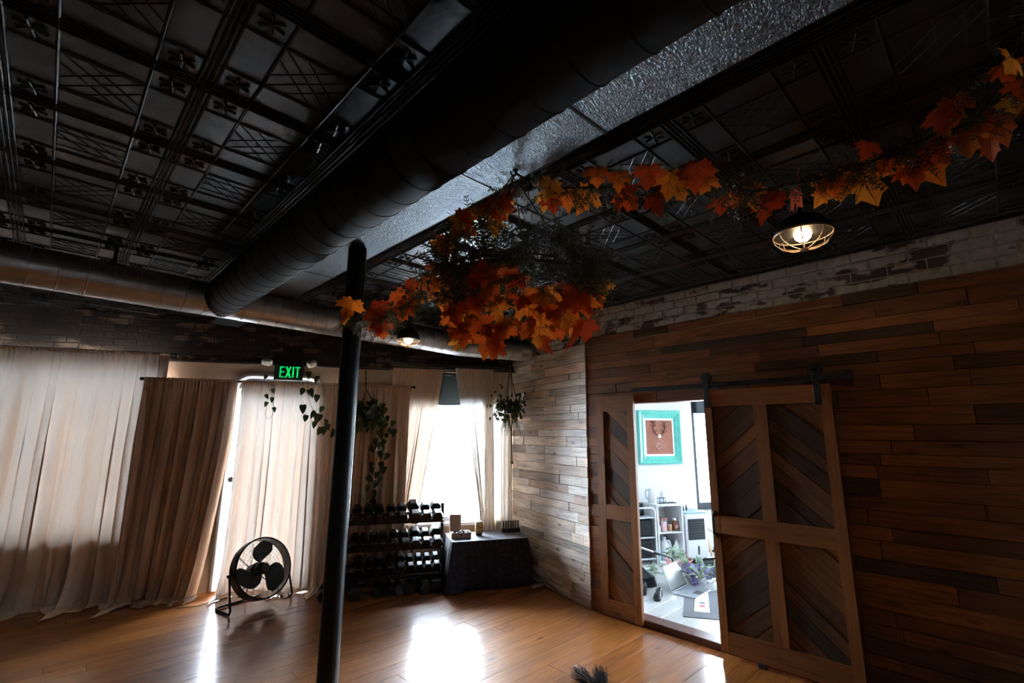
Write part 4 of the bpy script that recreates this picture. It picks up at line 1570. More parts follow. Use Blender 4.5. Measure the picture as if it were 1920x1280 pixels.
# long garland A: from the hook on the beam out under the ceiling to the right
ga = thing('maple_leaf_garland', 'long garland of orange maple leaves sweeping under the ceiling to the upper right', 'garland', (2.2, 0.8, 2.86))
rA = random.Random(5)
pA = [Vector((1.405, 1.432, 2.885))] + [at_z(px, py, 2.87) for px, py in ((1012, 352), (1100, 352), (1200, 352), (1300, 345), (1420, 358), (1520, 340), (1640, 300), (1760, 250), (1850, 205), (1905, 130), (1960, 60), (2040, -40))]
b = MB(); b.tube([p - ga.location for p in polyline(pA, 60)], 0.006, 6); b.build('vine', M['vine'], ga, smooth=True)
LA = [(100, 560, 90), (85, 610, 70), (170, 600, 95), (110, 620, 80), (240, 600, 105), (285, 510, 95), (370, 530, 80), (400, 600, 105), (480, 510, 105), (560, 540, 105), (515, 610, 105), (600, 570, 80), (665, 510, 120), (700, 540, 90), (770, 620, 115), (810, 600, 80), (880, 590, 95), (935, 640, 110), (960, 600, 80), (1060, 570, 155), (1150, 570, 115), (1190, 560, 90), (1240, 560, 80), (1310, 540, 175), (1320, 410, 85), (1390, 470, 85), (1540, 470, 165), (1500, 500, 110), (1590, 420, 100), (1650, 260, 110), (1600, 300, 90), (1620, 340, 50), (1710, 380, 120), (1830, 310, 150), (1790, 390, 105), (1870, 80, 120), (1850, 110, 90), (1890, 230, 100), (1905, 170, 90)]
for cx, cy, s in LA:
    px, py = 980 + cx / 2.0426, 80 + cy / 2.0426
    p = at_z(px, py, 2.83 + rA.uniform(-0.04, 0.05))
    D = (p - CAM).dot(-RC.col[2])
    add_leaf(ga, LEAVES, p, s / 2.0426 / FPX * D * 1.08, rA, flat=0.6)
b = MB()
for p in polyline(pA, 150)[4:]:
    for k in range(2):
        d = Vector((rA.uniform(-1, 1), rA.uniform(-1, 1), rA.uniform(-0.75, 0.45)))
        sprig(b, p - ga.location, d, rA.uniform(0.09, 0.21), 0.022, 9, rA)
stuff(b.build('greenery', M['fern'], ga))
# hook
b = MB(); b.tube([(1.405, 1.432, 2.90), (1.405, 1.432, 2.875), (1.392, 1.432, 2.862), (1.378, 1.432, 2.868), (1.374, 1.432, 2.882)], 0.004, 6)
b.lathe([(0.014, 0.0), (0.012, -0.006), (0.004, -0.010)], 12, (1.405, 1.432, 2.90))
tag(b.build('ceiling_hook', M['rod']), 'small black hook under the hammered beam from which the leaf ring hangs', 'hook')

# leaf ring with two side trails
RCN = Vector((1.415, 1.44, 2.335)); RR = 0.35
gr = thing('leaf_ring', 'big hanging ring packed with orange maple leaves and dark greenery', 'leaf ring', RCN)
rB = random.Random(9)
b = MB(); b.tube([(RR * cos(2 * pi * k / 48), RR * sin(2 * pi * k / 48), 0) for k in range(48)], 0.007, 8, True)
b.tube([(RR * 0.96 * cos(2 * pi * k / 48), RR * 0.96 * sin(2 * pi * k / 48), 0.03) for k in range(48)], 0.004, 6, True)
b.build('hoop', M['vine'], gr, smooth=True)
hook_l = Vector((1.385, 1.432, 2.862)) - RCN
for k in range(3):
    a = 2 * pi * k / 3 + 0.5
    e = Vector((RR * cos(a), RR * sin(a), 0.0))
    b = MB(); b.tube([hook_l, hook_l.lerp(e, 0.5), e], 0.0028, 5); b.build('strand', M['strand'], gr)
LR = [(890, 300, 90), (1010, 300, 140), (960, 330, 90), (800, 390, 150), (740, 440, 90), (985, 410, 90), (685, 530, 125), (640, 670, 115), (610, 780, 65), (690, 840, 165), (640, 740, 110), (790, 790, 155), (970, 720, 180), (930, 790, 110), (1080, 640, 125), (1020, 670, 110), (1070, 790, 135), (840, 950, 175), (820, 1050, 115), (770, 1100, 105), (920, 1000, 125), (935, 1110, 145), (1000, 900, 115), (1040, 980, 95), (1060, 1030, 95), (1130, 850, 115), (1200, 900, 155), (1190, 1010, 115), (1250, 1060, 115), (1310, 1000, 105), (1380, 850, 175), (1450, 900, 145), (1480, 850, 120), (1590, 820, 135), (1400, 960, 135), (1460, 1070, 155), (1350, 1040, 85), (1100, 1000, 85), (880, 880, 140), (750, 920, 130), (1310, 900, 130), (1540, 880, 110), (1260, 960, 110), (1000, 1040, 90), (740, 1010, 110), (1430, 790, 130), (1330, 820, 110), (1100, 720, 110), (860, 720, 100), (1440, 1010, 110)]
for cx, cy, s in LR:
    px, py = 620 + cx / 3.2, 300 + cy / 3.2
    if cy < 560:
        D = 2.20 + rB.uniform(-0.05, 0.05)
    else:
        # hanging from the hoop: solve where the sight line meets the ring's band, near or far side
        base = RCN.copy(); base = (base - CAM).dot(-RC.col[2])
        lat = (px - 965) / 165.0
        depth = sqrt(max(0.05, 1 - min(1, lat * lat))) * RR
        D = base + (depth if rB.random() < 0.35 else -depth) * 0.8 + rB.uniform(-0.05, 0.05)
    p = at_d(px, py, D)
    if s > 100:
        add_leaf(gr, LEAVES, p + Vector((rB.uniform(-0.05, 0.05), rB.uniform(-0.05, 0.05), rB.uniform(-0.03, 0.06))), s / 3.2 / FPX * D, rB, spread=0.8, flat=0.8)
    add_leaf(gr, LEAVES, p, s / 3.2 / FPX * D * 1.25, rB, spread=0.7, flat=0.6)
b = MB()
for k in range(560):
    a = rB.uniform(0, 2 * pi)
    q = Vector((RR * cos(a), RR * sin(a), 0)) * rB.uniform(0.85, 1.06)
    d = Vector((cos(a) * rB.uniform(-0.6, 0.8), sin(a) * rB.uniform(-0.6, 0.8), rB.uniform(-0.25, 1.0)))
    q.z += rB.uniform(-0.07, 0.07)
    sprig(b, q, d, rB.uniform(0.07, 0.17), 0.020, 9, rB, 0.4)
for k in range(9):
    a = rB.uniform(0, 2 * pi)
    q = Vector((RR * cos(a), RR * sin(a), -0.02))
    sprig(b, q, Vector((cos(a) * 0.3, sin(a) * 0.3, -1)), rB.uniform(0.10, 0.20), 0.020, 10, rB, 0.3)
stuff(b.build('greenery', M['fern'], gr))

# trail up to the hook, and the trail to the column
gb = thing('maple_leaf_garland', 'short sparse garland linking the leaf ring up to the beam hook', 'garland', (1.3, 1.55, 2.6))
pB = [Vector((1.40, 1.435, 2.875)), at_d(950, 375, 2.2), at_d(905, 415, 2.2), at_d(850, 450, 2.25), at_d(835, 500, 2.25)]
b = MB(); b.tube([p - gb.location for p in polyline(pB, 24)], 0.005, 6); b.build('vine', M['vine'], gb, smooth=True)
b = MB()
for p in polyline(pB, 46)[3:]:
    for k in range(2):
        sprig(b, p - gb.location, Vector((rB.uniform(-1, 1), rB.uniform(-1, 1), rB.uniform(-0.7, 0.6))), rB.uniform(0.07, 0.16), 0.020, 8, rB)
stuff(b.build('greenery', M['fern'], gb))
for px, py, s in ((935, 392, 34), (898, 398, 26), (865, 418, 44), (832, 465, 38), (955, 365, 30), (880, 440, 30)):
    p = at_d(px, py, 2.2 + rB.uniform(-0.05, 0.03)); add_leaf(gb, LEAVES, p, s / FPX * 2.2, rB)
gc = thing('maple_leaf_garland', 'short orange leaf garland running from the leaf ring to the black column', 'garland', (1.2, 2.1, 2.45))
pC = [at_d(800, 545, 2.35), at_d(760, 572, 2.42), at_d(712, 600, 2.6), at_d(670, 606, 2.85), Vector((1.235, 2.745, 2.36)), at_d(640, 600, 2.88)]
b = MB(); b.tube([p - gc.location for p in polyline(pC, 30)], 0.005, 6); b.build('vine', M['vine'], gc, smooth=True)
b = MB()
for p in polyline(pC, 60):
    for k in range(2):
        sprig(b, p - gc.location, Vector((rB.uniform(-1, 1), rB.uniform(-1, 1), rB.uniform(-0.9, 0.5))), rB.uniform(0.05, 0.12), 0.019, 8, rB)
stuff(b.build('greenery', M['fern'], gc))
for px, py, s, D in ((655, 578, 50, 2.76), (648, 596, 36, 2.76), (712, 580, 38, 2.6), (708, 606, 56, 2.6), (716, 615, 44, 2.58), (745, 558, 40, 2.48), (766, 575, 46, 2.46), (772, 538, 34, 2.4), (756, 585, 40, 2.46), (780, 560, 30, 2.4)):
    p = at_d(px, py, D); add_leaf(gc, LEAVES, p, s / FPX * D, rB)

# =================================================================== HANGING PLANTS
def heart_mesh():
    out = [(0, 0), (0.15, -0.09), (0.29, -0.04), (0.365, 0.12), (0.35, 0.32), (0.26, 0.56), (0.13, 0.80), (0.0, 1.0)]
    out = out + [(-x, y) for x, y in reversed(out[1:-1])]
    b = MB()
    zf = lambda x, y: 0.35 * abs(x) - 0.30 * (y - 0.2) ** 2
    P = [(0, 0.35, zf(0, 0.35))] + [(x, y, zf(x, y)) for x, y in out]
    n = len(out)
    b.add(P, [(0, 1 + i, 1 + (i + 1) % n) for i in range(n)])
    b.tube([(0, 0, 0), (0, -0.25, 0.06), (0.03, -0.45, 0.0)], 0.018, 4)
    return b.mesh('leaf', M['pothos'], True)


HEART = [heart_mesh()]
VP = 0.34
pot_c = at_wb(692, 772, VP)
po = thing('hanging_pothos', 'trailing pothos in a hanging pot right behind the black column', 'plant', pot_c)
rP = random.Random(17)
b = MB(); b.lathe([(0.062, -0.10), (0.088, -0.085), (0.105, 0.02), (0.112, 0.055), (0.104, 0.055), (0.094, 0.03), (0.0, 0.03)], 28)
b.build('pot', M['pot'], po, smooth=True)
topc = at_wb(686, 692, VP) - pot_c
knot = at_wb(686, 728, VP) - pot_c
b = MB()
b.tube([Vector((topc.x, topc.y, topc.z)), knot], 0.006, 6)
for k in range(3):
    b.lathe([(0.0, -0.014), (0.013, -0.006), (0.013, 0.006), (0.0, 0.014)], 8, topc.lerp(knot, 0.2 + 0.28 * k))
for k in range(4):
    a = pi / 2 * k + 0.4
    b.tube([knot, (0.112 * cos(a), 0.112 * sin(a), 0.05), (0.09 * cos(a), 0.09 * sin(a), -0.09), (0, 0, -0.115)], 0.004, 5)
b.build('macrame_hanger', M['vine'], po, smooth=True)
# arm that carries the hanger, fixed to the wall above the rod
b = MB(); q = topc + Vector((0, 0, 0.0)); w_ = NB * (VP - 0.012)
b.tube([q, q + Vector((0, 0, 0.012)), q + w_ * 0.5 + Vector((0, 0, 0.02)), q + w_ + Vector((0, 0, 0.012))], 0.005, 6); b.build('wall_hook', M['rod'], po, smooth=True)


def vine_leaf(root, px, py, v, size, name='leaf', r=rP):
    p = at_wb(px, py, v)
    return add_leaf(root, HEART, p, size, r, spread=0.5, flat=0.6)


SC = 4.74
for cx, cy in ((400, 785), (355, 860), (345, 910), (375, 905), (335, 990), (300, 1035), (230, 1065), (295, 1110), (290, 1140), (225, 1190), (290, 1190), (290, 1238), (265, 860), (275, 910), (255, 985), (310, 950),
               (380, 380), (410, 450), (455, 495), (435, 560), (465, 575), (380, 510), (400, 600), (370, 660), (365, 715), (345, 770), (355, 345), (310, 310), (275, 290), (350, 440), (270, 720), (300, 650), (330, 560), (350, 600), (300, 700), (330, 690)):
    vine_leaf(po, 640 + cx / SC, 690 + cy / SC, VP - 0.02 + rP.uniform(-0.05, 0.07), 0.088 * rP.uniform(0.85, 1.15))
for k in range(62):
    a = rP.uniform(0, 2 * pi); rr_ = rP.uniform(0.09, 0.19)
    p = pot_c + Vector((rr_ * cos(a), rr_ * sin(a) * 0.8, rP.uniform(-0.22, 0.09)))
    add_leaf(po, HEART, p, rP.uniform(0.07, 0.10), rP, spread=0.7)
b = MB()
Vd = [pot_c + Vector((0.02, -0.03, 0.05))] + [at_wb(640 + x / SC, 690 + y_ / SC, VP - 0.01) for x, y_ in ((340, 560), (330, 760), (300, 860), (275, 960), (262, 1060), (255, 1160), (275, 1235))]
b.tube([p - pot_c for p in polyline(Vd, 24)], 0.0025, 5)
V2 = [at_wb(380 + x / 2.4625, 660 + y_ / 2.4625, VP) for x, y_ in ((484, 120), (486, 190), (497, 240), (520, 290), (560, 335), (605, 372), (640, 350))] + [pot_c + Vector((-0.09, 0, 0.06))]
b.tube([p - pot_c for p in polyline(V2, 24)], 0.0025, 5)
V3 = [at_wb(380 + x / 2.4625, 660 + y_ / 2.4625, VP - 0.02) for x, y_ in ((484, 120), (420, 112), (350, 112), (298, 118), (304, 170), (322, 200), (330, 262), (318, 300), (300, 312), (288, 290), (300, 230))]
b.tube([p - pot_c for p in polyline(V3, 30)], 0.0022, 5)
b.build('vine', M['vine'], po, smooth=True)
for cx, cy in ((490, 105), (527, 127), (460, 182), (500, 188), (527, 213), (463, 262), (548, 264), (475, 305), (520, 298), (515, 335), (567, 325), (540, 365), (560, 362), (580, 345), (603, 375), (508, 290), (535, 305)):
    vine_leaf(po, 380 + cx / 2.4625, 660 + cy / 2.4625, VP, 0.092 * rP.uniform(0.85, 1.15))
for cx, cy in ((290, 115), (325, 180), (297, 205), (320, 220), (292, 240), (330, 265)):
    vine_leaf(po, 380 + cx / 2.4625, 660 + cy / 2.4625, VP - 0.02, 0.062)

VI = 0.40
iv_c = at_wb(957, 760, VI)
iv = thing('hanging_ivy', 'bushy hanging plant in a long macrame hanger in the corner by the pale planks', 'plant', iv_c)
rI = random.Random(23)
top = at_wb(957, 682, VI) - iv_c
b = MB(); b.lathe([(0.05, -0.10), (0.075, -0.08), (0.09, 0.0), (0.09, 0.03), (0.08, 0.03), (0.0, 0.015)], 24); b.build('pot', M['pot'], iv, smooth=True)
kn2 = at_wb(958, 806, VI) - iv_c; tas = at_wb(960, 867, VI) - iv_c; k1 = at_wb(956, 725, VI) - iv_c
b = MB()
for k in range(4):
    a = pi / 2 * k + 0.3
    b.tube([top, top.lerp(k1, 0.55) + Vector((0.02 * cos(a), 0.02 * sin(a), 0)), (0.092 * cos(a), 0.092 * sin(a), 0.03), (0.07 * cos(a), 0.07 * sin(a), -0.09), kn2], 0.0045, 5)
b.tube([kn2, tas], 0.008, 7)
b.lathe([(0.0, -0.02), (0.016, -0.012), (0.016, 0.012), (0.0, 0.02)], 10, tas)
b.lathe([(0.0, -0.016), (0.014, -0.008), (0.014, 0.008), (0.0, 0.016)], 10, kn2)
b.build('macrame_hanger', M['strand'], iv, smooth=True)
ductp = at_wb(958, 668, 0.44)
b = MB(); b.tube([top, top + Vector((0, 0, 0.05)), ductp - iv_c + Vector((0.0, -0.10, 0.02)), ], 0.002, 5); b.build('wire', M['strand_pale'], iv)
for k in range(120):
    a = rI.uniform(0, 2 * pi); rr_ = rI.uniform(0.05, 0.19) * (1.0)
    p = iv_c + Vector((rr_ * cos(a), rr_ * sin(a), rI.uniform(-0.20, 0.14)))
    o = add_leaf(iv, HEART, p, rI.uniform(0.038, 0.056), rI, spread=0.9)
    
b = MB()
for k in range(130):
    a = rI.uniform(0, 2 * pi)
    q = Vector((0.08 * cos(a), 0.08 * sin(a), rI.uniform(-0.05, 0.06)))
    sprig(b, q, Vector((cos(a), sin(a), rI.uniform(-0.7, 0.7))), rI.uniform(0.06, 0.17), 0.022, 7, rI, 0.9)
stuff(b.build('foliage', M['ivy'], iv))
b = MB()
for k in range(34):
    a = rI.uniform(0, 2 * pi)
    q = Vector((0.07 * cos(a), 0.07 * sin(a), -0.10))
    sprig(b, q, Vector((cos(a) * 0.25, sin(a) * 0.25, -1)), rI.uniform(0.14, 0.30), 0.018, 16, rI, 0.2)
stuff(b.build('trailing_stems', M['sage_dark'], iv))
# spiky blades of an air plant to the left and sparse twigs
b = MB()
for k in range(13):
    a = rI.uniform(2.2, 4.4)
    d = (UB * -1 * rI.uniform(0.5, 1) + Vector((rI.uniform(-0.3, 0.3), rI.uniform(-0.4, 0.4), rI.uniform(-0.2, 0.7)))).normalized()
    q = Vector((-0.06, 0.02, 0.03)); L_ = rI.uniform(0.12, 0.24)
    wv = d.cross(Z).normalized() * 0.006
    e = q + d * L_ + Vector((0, 0, -0.05)); m_ = q + d * L_ * 0.5 + Vector((0, 0, 0.012))
    b.add([q + wv, q - wv, m_ - wv, m_ + wv, e], [(0, 1, 2, 3), (3, 2, 4)])
b.build('grass_blades', M['ivy'], iv)
for px, py in ((939, 722), (941, 727), (914, 761), (920, 761), (931, 763), (937, 768), (927, 777), (930, 780), (919, 785), (984, 738), (922, 742), (928, 735)):
    p = at_wb(px, py, VI); add_leaf(iv, HEART, p, 0.042, rI)

# =================================================================== FLOOR FAN
nf = Vector((0.25, -0.968, 0)).normalized(); sf = Vector((0.968, 0.25, 0)).normalized()
tilt = radians(20)
fc = Vector((1.775, 5.50, 0))
FR = 0.285
fz = 0.335
fan = thing('floor_fan', 'black round floor fan tilted back in front of the glowing exit door curtain', 'fan', fc)
ax = (nf * cos(tilt) + Z * sin(tilt)).normalized()
upv = sf.cross(ax) * -1
if upv.z < 0:
    upv = -upv
FM = Matrix((sf, upv, ax)).transposed()
fo = Vector((0, 0, fz))


def fl_(p):
    return FM @ Vector(p) + fo


b = MB(); b.lathe([(FR, -0.045), (FR + 0.006, -0.04), (FR + 0.004, 0.065), (FR + 0.010, 0.072), (FR + 0.004, 0.080), (FR - 0.006, 0.074), (FR - 0.004, -0.042)], 56, fo, FM, False, False)
b.build('drum', M['fanblack'], fan, smooth=True)
b = MB()
for rr_ in (0.05, 0.085, 0.12, 0.155, 0.19, 0.225, 0.258):
    b.tube([fl_((rr_ * cos(2 * pi * k / 44), rr_ * sin(2 * pi * k / 44), 0.075 + 0.02 * (1 - rr_ / FR))) for k in range(44)], 0.0011, 4, True)
for k in range(30):
    a = 2 * pi * k / 30
    b.tube([fl_((0.045 * cos(a), 0.045 * sin(a), 0.093)), fl_((FR * cos(a + 0.35), FR * sin(a + 0.35), 0.073))], 0.0009, 4)
stuff(b.build('front_grille', M['fanblack'], fan))
b = MB(); b.lathe([(0.0, 0.100), (0.038, 0.098), (0.042, 0.090), (0.042, 0.084)], 24, fo, FM, capb=False); b.build('badge', M['fanhub'], fan, smooth=True)
b = MB(); b.lathe([(0.055, -0.02), (0.062, 0.0), (0.058, 0.035), (0.03, 0.045), (0.0, 0.047)], 24, fo, FM); b.build('hub', M['fanblack'], fan, smooth=True)
b = MB(); b.lathe([(0.0, -0.16), (0.06, -0.155), (0.072, -0.14), (0.072, -0.04), (0.05, -0.03)], 24, fo, FM); b.build('motor', M['fanblack'], fan, smooth=True)
b = MB()
for k in range(4):
    a = pi / 4 + k * pi / 2
    for da in (-0.05, 0.05):
        b.tube([fl_((0.07 * cos(a + da), 0.07 * sin(a + da), -0.11)), fl_((FR * cos(a + da * 0.4), FR * sin(a + da * 0.4), -0.07))], 0.003, 5)
b.build('rear_guard', M['fanblack'], fan)
for k in range(3):
    a0 = radians(100 + 120 * k)

    def bl_fn(i, j):
        rr2 = 0.05 + (FR - 0.070) * j
        wa = (0.36 + 0.46 * sin(pi * min(1, j * 0.98)) ** 0.8) * (1 if j < 0.9 else 0.86)
        sweep = -0.55 * j ** 1.4
        aa = a0 + (i - 0.5) * 2 * wa * (1.15 - 0.2 * j) * 0.8 + sweep
        return fl_((rr2 * cos(aa), rr2 * sin(aa), 0.02 + (i - 0.5) * 0.075 * (1.1 - 0.5 * j)))
    b = MB(); b.grid(bl_fn, 10, 10); o = b.build('blade', M['fanblade'], fan, smooth=True)
    md = o.modifiers.new('thickness', 'SOLIDIFY'); md.thickness = 0.003
b = MB(); p = fl_((-0.05, -0.075, 0.03)); b.add([fl_((-0.075, -0.06, 0.05)), fl_((-0.04, -0.075, 0.05)), fl_((-0.035, -0.105, 0.05)), fl_((-0.065, -0.09, 0.05))], [(0, 1, 2, 3)])
b.build('warning_label', M['copper'], fan)
SWD = FR + 0.024
leg = []
for sg in (-1, 1):
    pv = sf * sg * SWD + fo
    fr_ = sf * sg * (SWD + 0.012) + nf * 0.10 + Vector((0, 0, 0.012))
    bk = sf * sg * (SWD + 0.006) - nf * 0.20 + Vector((0, 0, 0.012))
    pts = [pv, pv.lerp(fr_, 0.5) , fr_ + Vector((0, 0, 0.03)) - nf * 0.004, fr_ - nf * 0.02, fr_ - nf * 0.06, bk + nf * 0.05]
    pts.append(bk - sf * sg * 0.02 + nf * 0.005); pts.append(bk - sf * sg * 0.06)
    b = MB(); b.tube(pts, 0.0105, 8); b.build('stand_leg', M['fanblack'], fan, smooth=True)
    b = MB(); b.cyl(sf * sg * (FR - 0.01) + fo, sf * sg * (SWD + 0.02) + fo, 0.014, n=12); b.build('tilt_knob', M['fanblack'], fan, smooth=True)
b = MB(); b.cyl(-sf * (SWD - 0.055) - nf * 0.20 + Z * 0.012, sf * (SWD - 0.055) - nf * 0.20 + Z * 0.012, 0.0105, n=8); b.build('stand_crossbar', M['fanblack'], fan, smooth=True)
b = MB(); cpts = [fo * 0.75 - ax * 0.16, Vector((-0.05, 0.23, 0.03)), at_z(420, 1121, 0.006) - fc, at_z(395, 1128, 0.006) - fc, at_z(370, 1136, 0.006) - fc, at_z(330, 1140, 0.006) - fc]
b.tube(polyline(cpts, 26), 0.004, 5); b.build('power_cord', M['rubber'], fan, smooth=True)

# =================================================================== DUMBBELL RACK AND DUMBBELLS
RK = WB(-1.565, 0.45, 0)
rack = thing('dumbbell_rack', 'black three-tier dumbbell rack in front of the right windows', 'rack', RK, AB)
TA = radians(20)
rowz = [0.79, 0.51, 0.262]
APO = 0.050


def row_pt(zf, yq, off):
    """point on a tier: yq along the tilted shelf, off above the plate (dumbbell axis line is off=APO)"""
    c = Vector((0, -0.15 + 0.10 * cos(TA), zf + 0.10 * sin(TA)))
    return c + Vector((0, cos(TA), sin(TA))) * yq + Vector((0, -sin(TA), cos(TA))) * (off - APO)


for i, zf in enumerate(rowz):
    for yq, nm in ((-0.062, 'front_rail'), (0.075, 'back_rail')):
        c = row_pt(zf, yq, -0.004)
        b = MB(); b.bbox(-0.56, 0.56, -0.022, 0.022, -0.003, 0.003, 0.001); 
        sg = -1 if yq < 0 else 1
        b.bbox(-0.56, 0.56, 0.019 if sg > 0 else -0.022, 0.022 if sg > 0 else -0.019, -0.035, -0.003, 0.001)
        b.build(nm, M['rackpaint'], rack, loc=c, rot=(TA, 0, 0))
    for x in (-0.558, 0.558):
        b = MB(); b.bbox(-0.003, 0.003, -0.115, 0.13, -0.045, -0.004, 0.001); b.build('shelf_bracket', M['rackpaint'], rack, loc=row_pt(zf, 0, 0) + Vector((x, 0, 0)), rot=(TA, 0, 0))
for x in (-0.575, 0.575):
    b = MB(); b.bbox(x - 0.018, x + 0.018, 0.02, 0.075, 0.04, 0.90, 0.004); b.build('upright', M['rackpaint'], rack)
    b = MB(); b.bbox(x - 0.02, x + 0.02, -0.26, 0.20, 0.0, 0.05, 0.004); b.build('foot', M['rackpaint'], rack)
    b = MB(); b.bbox(x - 0.004, x + 0.004, -0.16, 0.05, 0.20, 0.86, 0.002); 
    b = MB(); b.prism([(0.0, 0.05), (0.008, 0.05), (0.008, 0.42), (0.0, 0.42)], -0.08, 0.02, Matrix.Translation((x - 0.004, 0, 0)).to_3x3()); 
b = MB(); b.bbox(-0.56, 0.56, 0.03, 0.065, 0.10, 0.14, 0.003); b.build('crossbar', M['rackpaint'], rack)



def dumbbell_meshes():
    hx = MB()
    R_ = APO / cos(pi / 6)
    prof = [(0.052, 0.80), (0.056, 0.97), (0.100, 1.0), (0.132, 1.0), (0.146, 0.86)]
    P = []
    for y_, k in prof:
        for j in range(6):
            a = pi / 3 * j
            P.append((R_ * k * cos(a), y_, R_ * k * sin(a)))
    Fc = []
    for i in range(len(prof) - 1):
        for j in range(6):
            Fc.append((i * 6 + j, (i + 1) * 6 + j, (i + 1) * 6 + (j + 1) % 6, i * 6 + (j + 1) % 6))
    Fc += [tuple(range(6)), tuple(reversed(range(24, 30)))]
    hx.add(P, Fc)
    m1 = hx.mesh('head', M['rubber'])
    h2 = MB(); h2.add([(x, -y_, z) for x, y_, z in hx.v], [tuple(reversed(f)) for f in hx.f])
    m2 = h2.mesh('head', M['rubber'])
    g = MB()
    g.lathe([(0.013, -0.056), (0.014, -0.05), (0.0125, -0.03), (0.016, 0.0), (0.0125, 0.03), (0.014, 0.05), (0.013, 0.056)], 14, mat=Matrix.Rotation(pi / 2, 3, 'X'))
    return m1, m2, g.mesh('handle', M['chrome'], True)


DM = dumbbell_meshes()
WI = AB


def dumbbell(label, loc, rot, s):
    t = thing('dumbbell', label, 'dumbbell', loc, 0, 'dumbbells on and under the rack')
    t.rotation_euler = rot
    t.scale = (s, s, s)
    for me in DM[:2]:
        link('head', me, t)
    link('handle', DM[2], t)
    return t


def u_of(px, py):
    p = at_wb(px, py, 0.60)
    return (p - PB).dot(UB) + 1.565


rows = [('top', [668, 691, 711, 734, 753, 777, 796, 817], [975] * 8, [0.98, 0.98, 0.98, 1.0, 1.02, 1.22, 1.04, 1.14]),
        ('second', [663, 681, 700, 718, 739, 757, 776, 796, 814], [1025] * 9, [0.86, 0.86, 0.88, 0.92, 0.96, 0.98, 1.08, 0.98, 1.16]),
        ('third', [670, 692, 711, 731, 751, 768, 784, 800, 815], [1073] * 9, [0.98, 0.80, 0.90, 0.96, 0.98, 0.84, 0.84, 0.82, 0.86])]
# hidden-by-column places at the left end are filled as well
xrot = Matrix.Rotation(AB, 4, 'Z')
for (nm, xs, ys, ss), zf in zip(rows, rowz):
    prev = None
    for k, (px, py, s) in enumerate(zip(xs, ys, ss)):
        u = u_of(px, py)
        if prev is not None:
            need = prev[0] + (prev[1] + s) * APO * 1.1547 * 0.985
            if u < need:
                u = need
        prev = (u, s)
        if u > 0.52:
            u = 0.52
        c = row_pt(zf, 0.0, APO * s - 0.001)
        wp = RK + xrot.to_3x3() @ Vector((u, c.y, c.z))
        rot = (xrot.to_3x3() @ Matrix.Rotation(TA, 3, 'X') @ Matrix.Rotation(rnd.uniform(-0.03, 0.03), 3, 'Z')).to_euler()
        ends = {0: 'leftmost in view', len(xs) - 1: 'rightmost, by the upright'}
        pos = ends.get(k, ORD[k] + ' from the left in view')
        dumbbell('black hex dumbbell on the %s tier of the rack, %s' % (nm, pos), wp, rot, s)
# the ones lying on the floor
fl_spec = [(606, 1122, 1.05, 0.1), (663, 1124, 1.25, 0.5), (706, 1111, 0.95, 0.1), (722, 1110, 0.90, -0.3), (735, 1112, 0.95, 0.2), (752, 1116, 1.1, -0.5), (778, 1114, 1.2, 0.3), (800, 1112, 1.15, 0.9), (817, 1109, 1.2, -0.2)]
prev = None
for k, (px, py, s, rz) in enumerate(fl_spec):
    p = at_z(px, py - 10, 0.05)
    rz *= 0.25
    q = p - PB
    u = q.dot(UB); v = min(0.66, -q.dot(NB))
    if prev is not None and u < prev[0] + (prev[1] + s) * APO * 1.22:
        u = prev[0] + (prev[1] + s) * APO * 1.22
    u = min(u, -1.075)
    prev = (u, s)
    p = WB(u, 0.50 if abs(rz) < 0.2 else 0.47, APO * s)
    lab = 'dark hex dumbbell on the floor under the rack, %s' % ('%s from the left' % ORD[k] if k not in (0, 8) else ('left of the column' if k == 0 else 'rightmost one'))
    dumbbell(lab, p, (0, 0, AB + rz), s)

# =================================================================== TABLE WITH TAPESTRY
TC = WB(-0.455, 0.405, 0)
TZ = 0.505
tb = thing('low_table', 'low rectangular table hidden under the navy tapestry', 'table', TC, AB)
b = MB(); b.bbox(-0.445, 0.425, -0.255, 0.245, TZ - 0.03, TZ, 0.004); b.build('tabletop', M['wood_dark'], tb)
for sx in (-0.41, 0.39):
    for sy in (-0.22, 0.21):
        b = MB(); b.bbox(sx - 0.02, sx + 0.02, sy - 0.02, sy + 0.02, 0, TZ - 0.03, 0.003); b.build('leg', M['wood_dark'], tb)


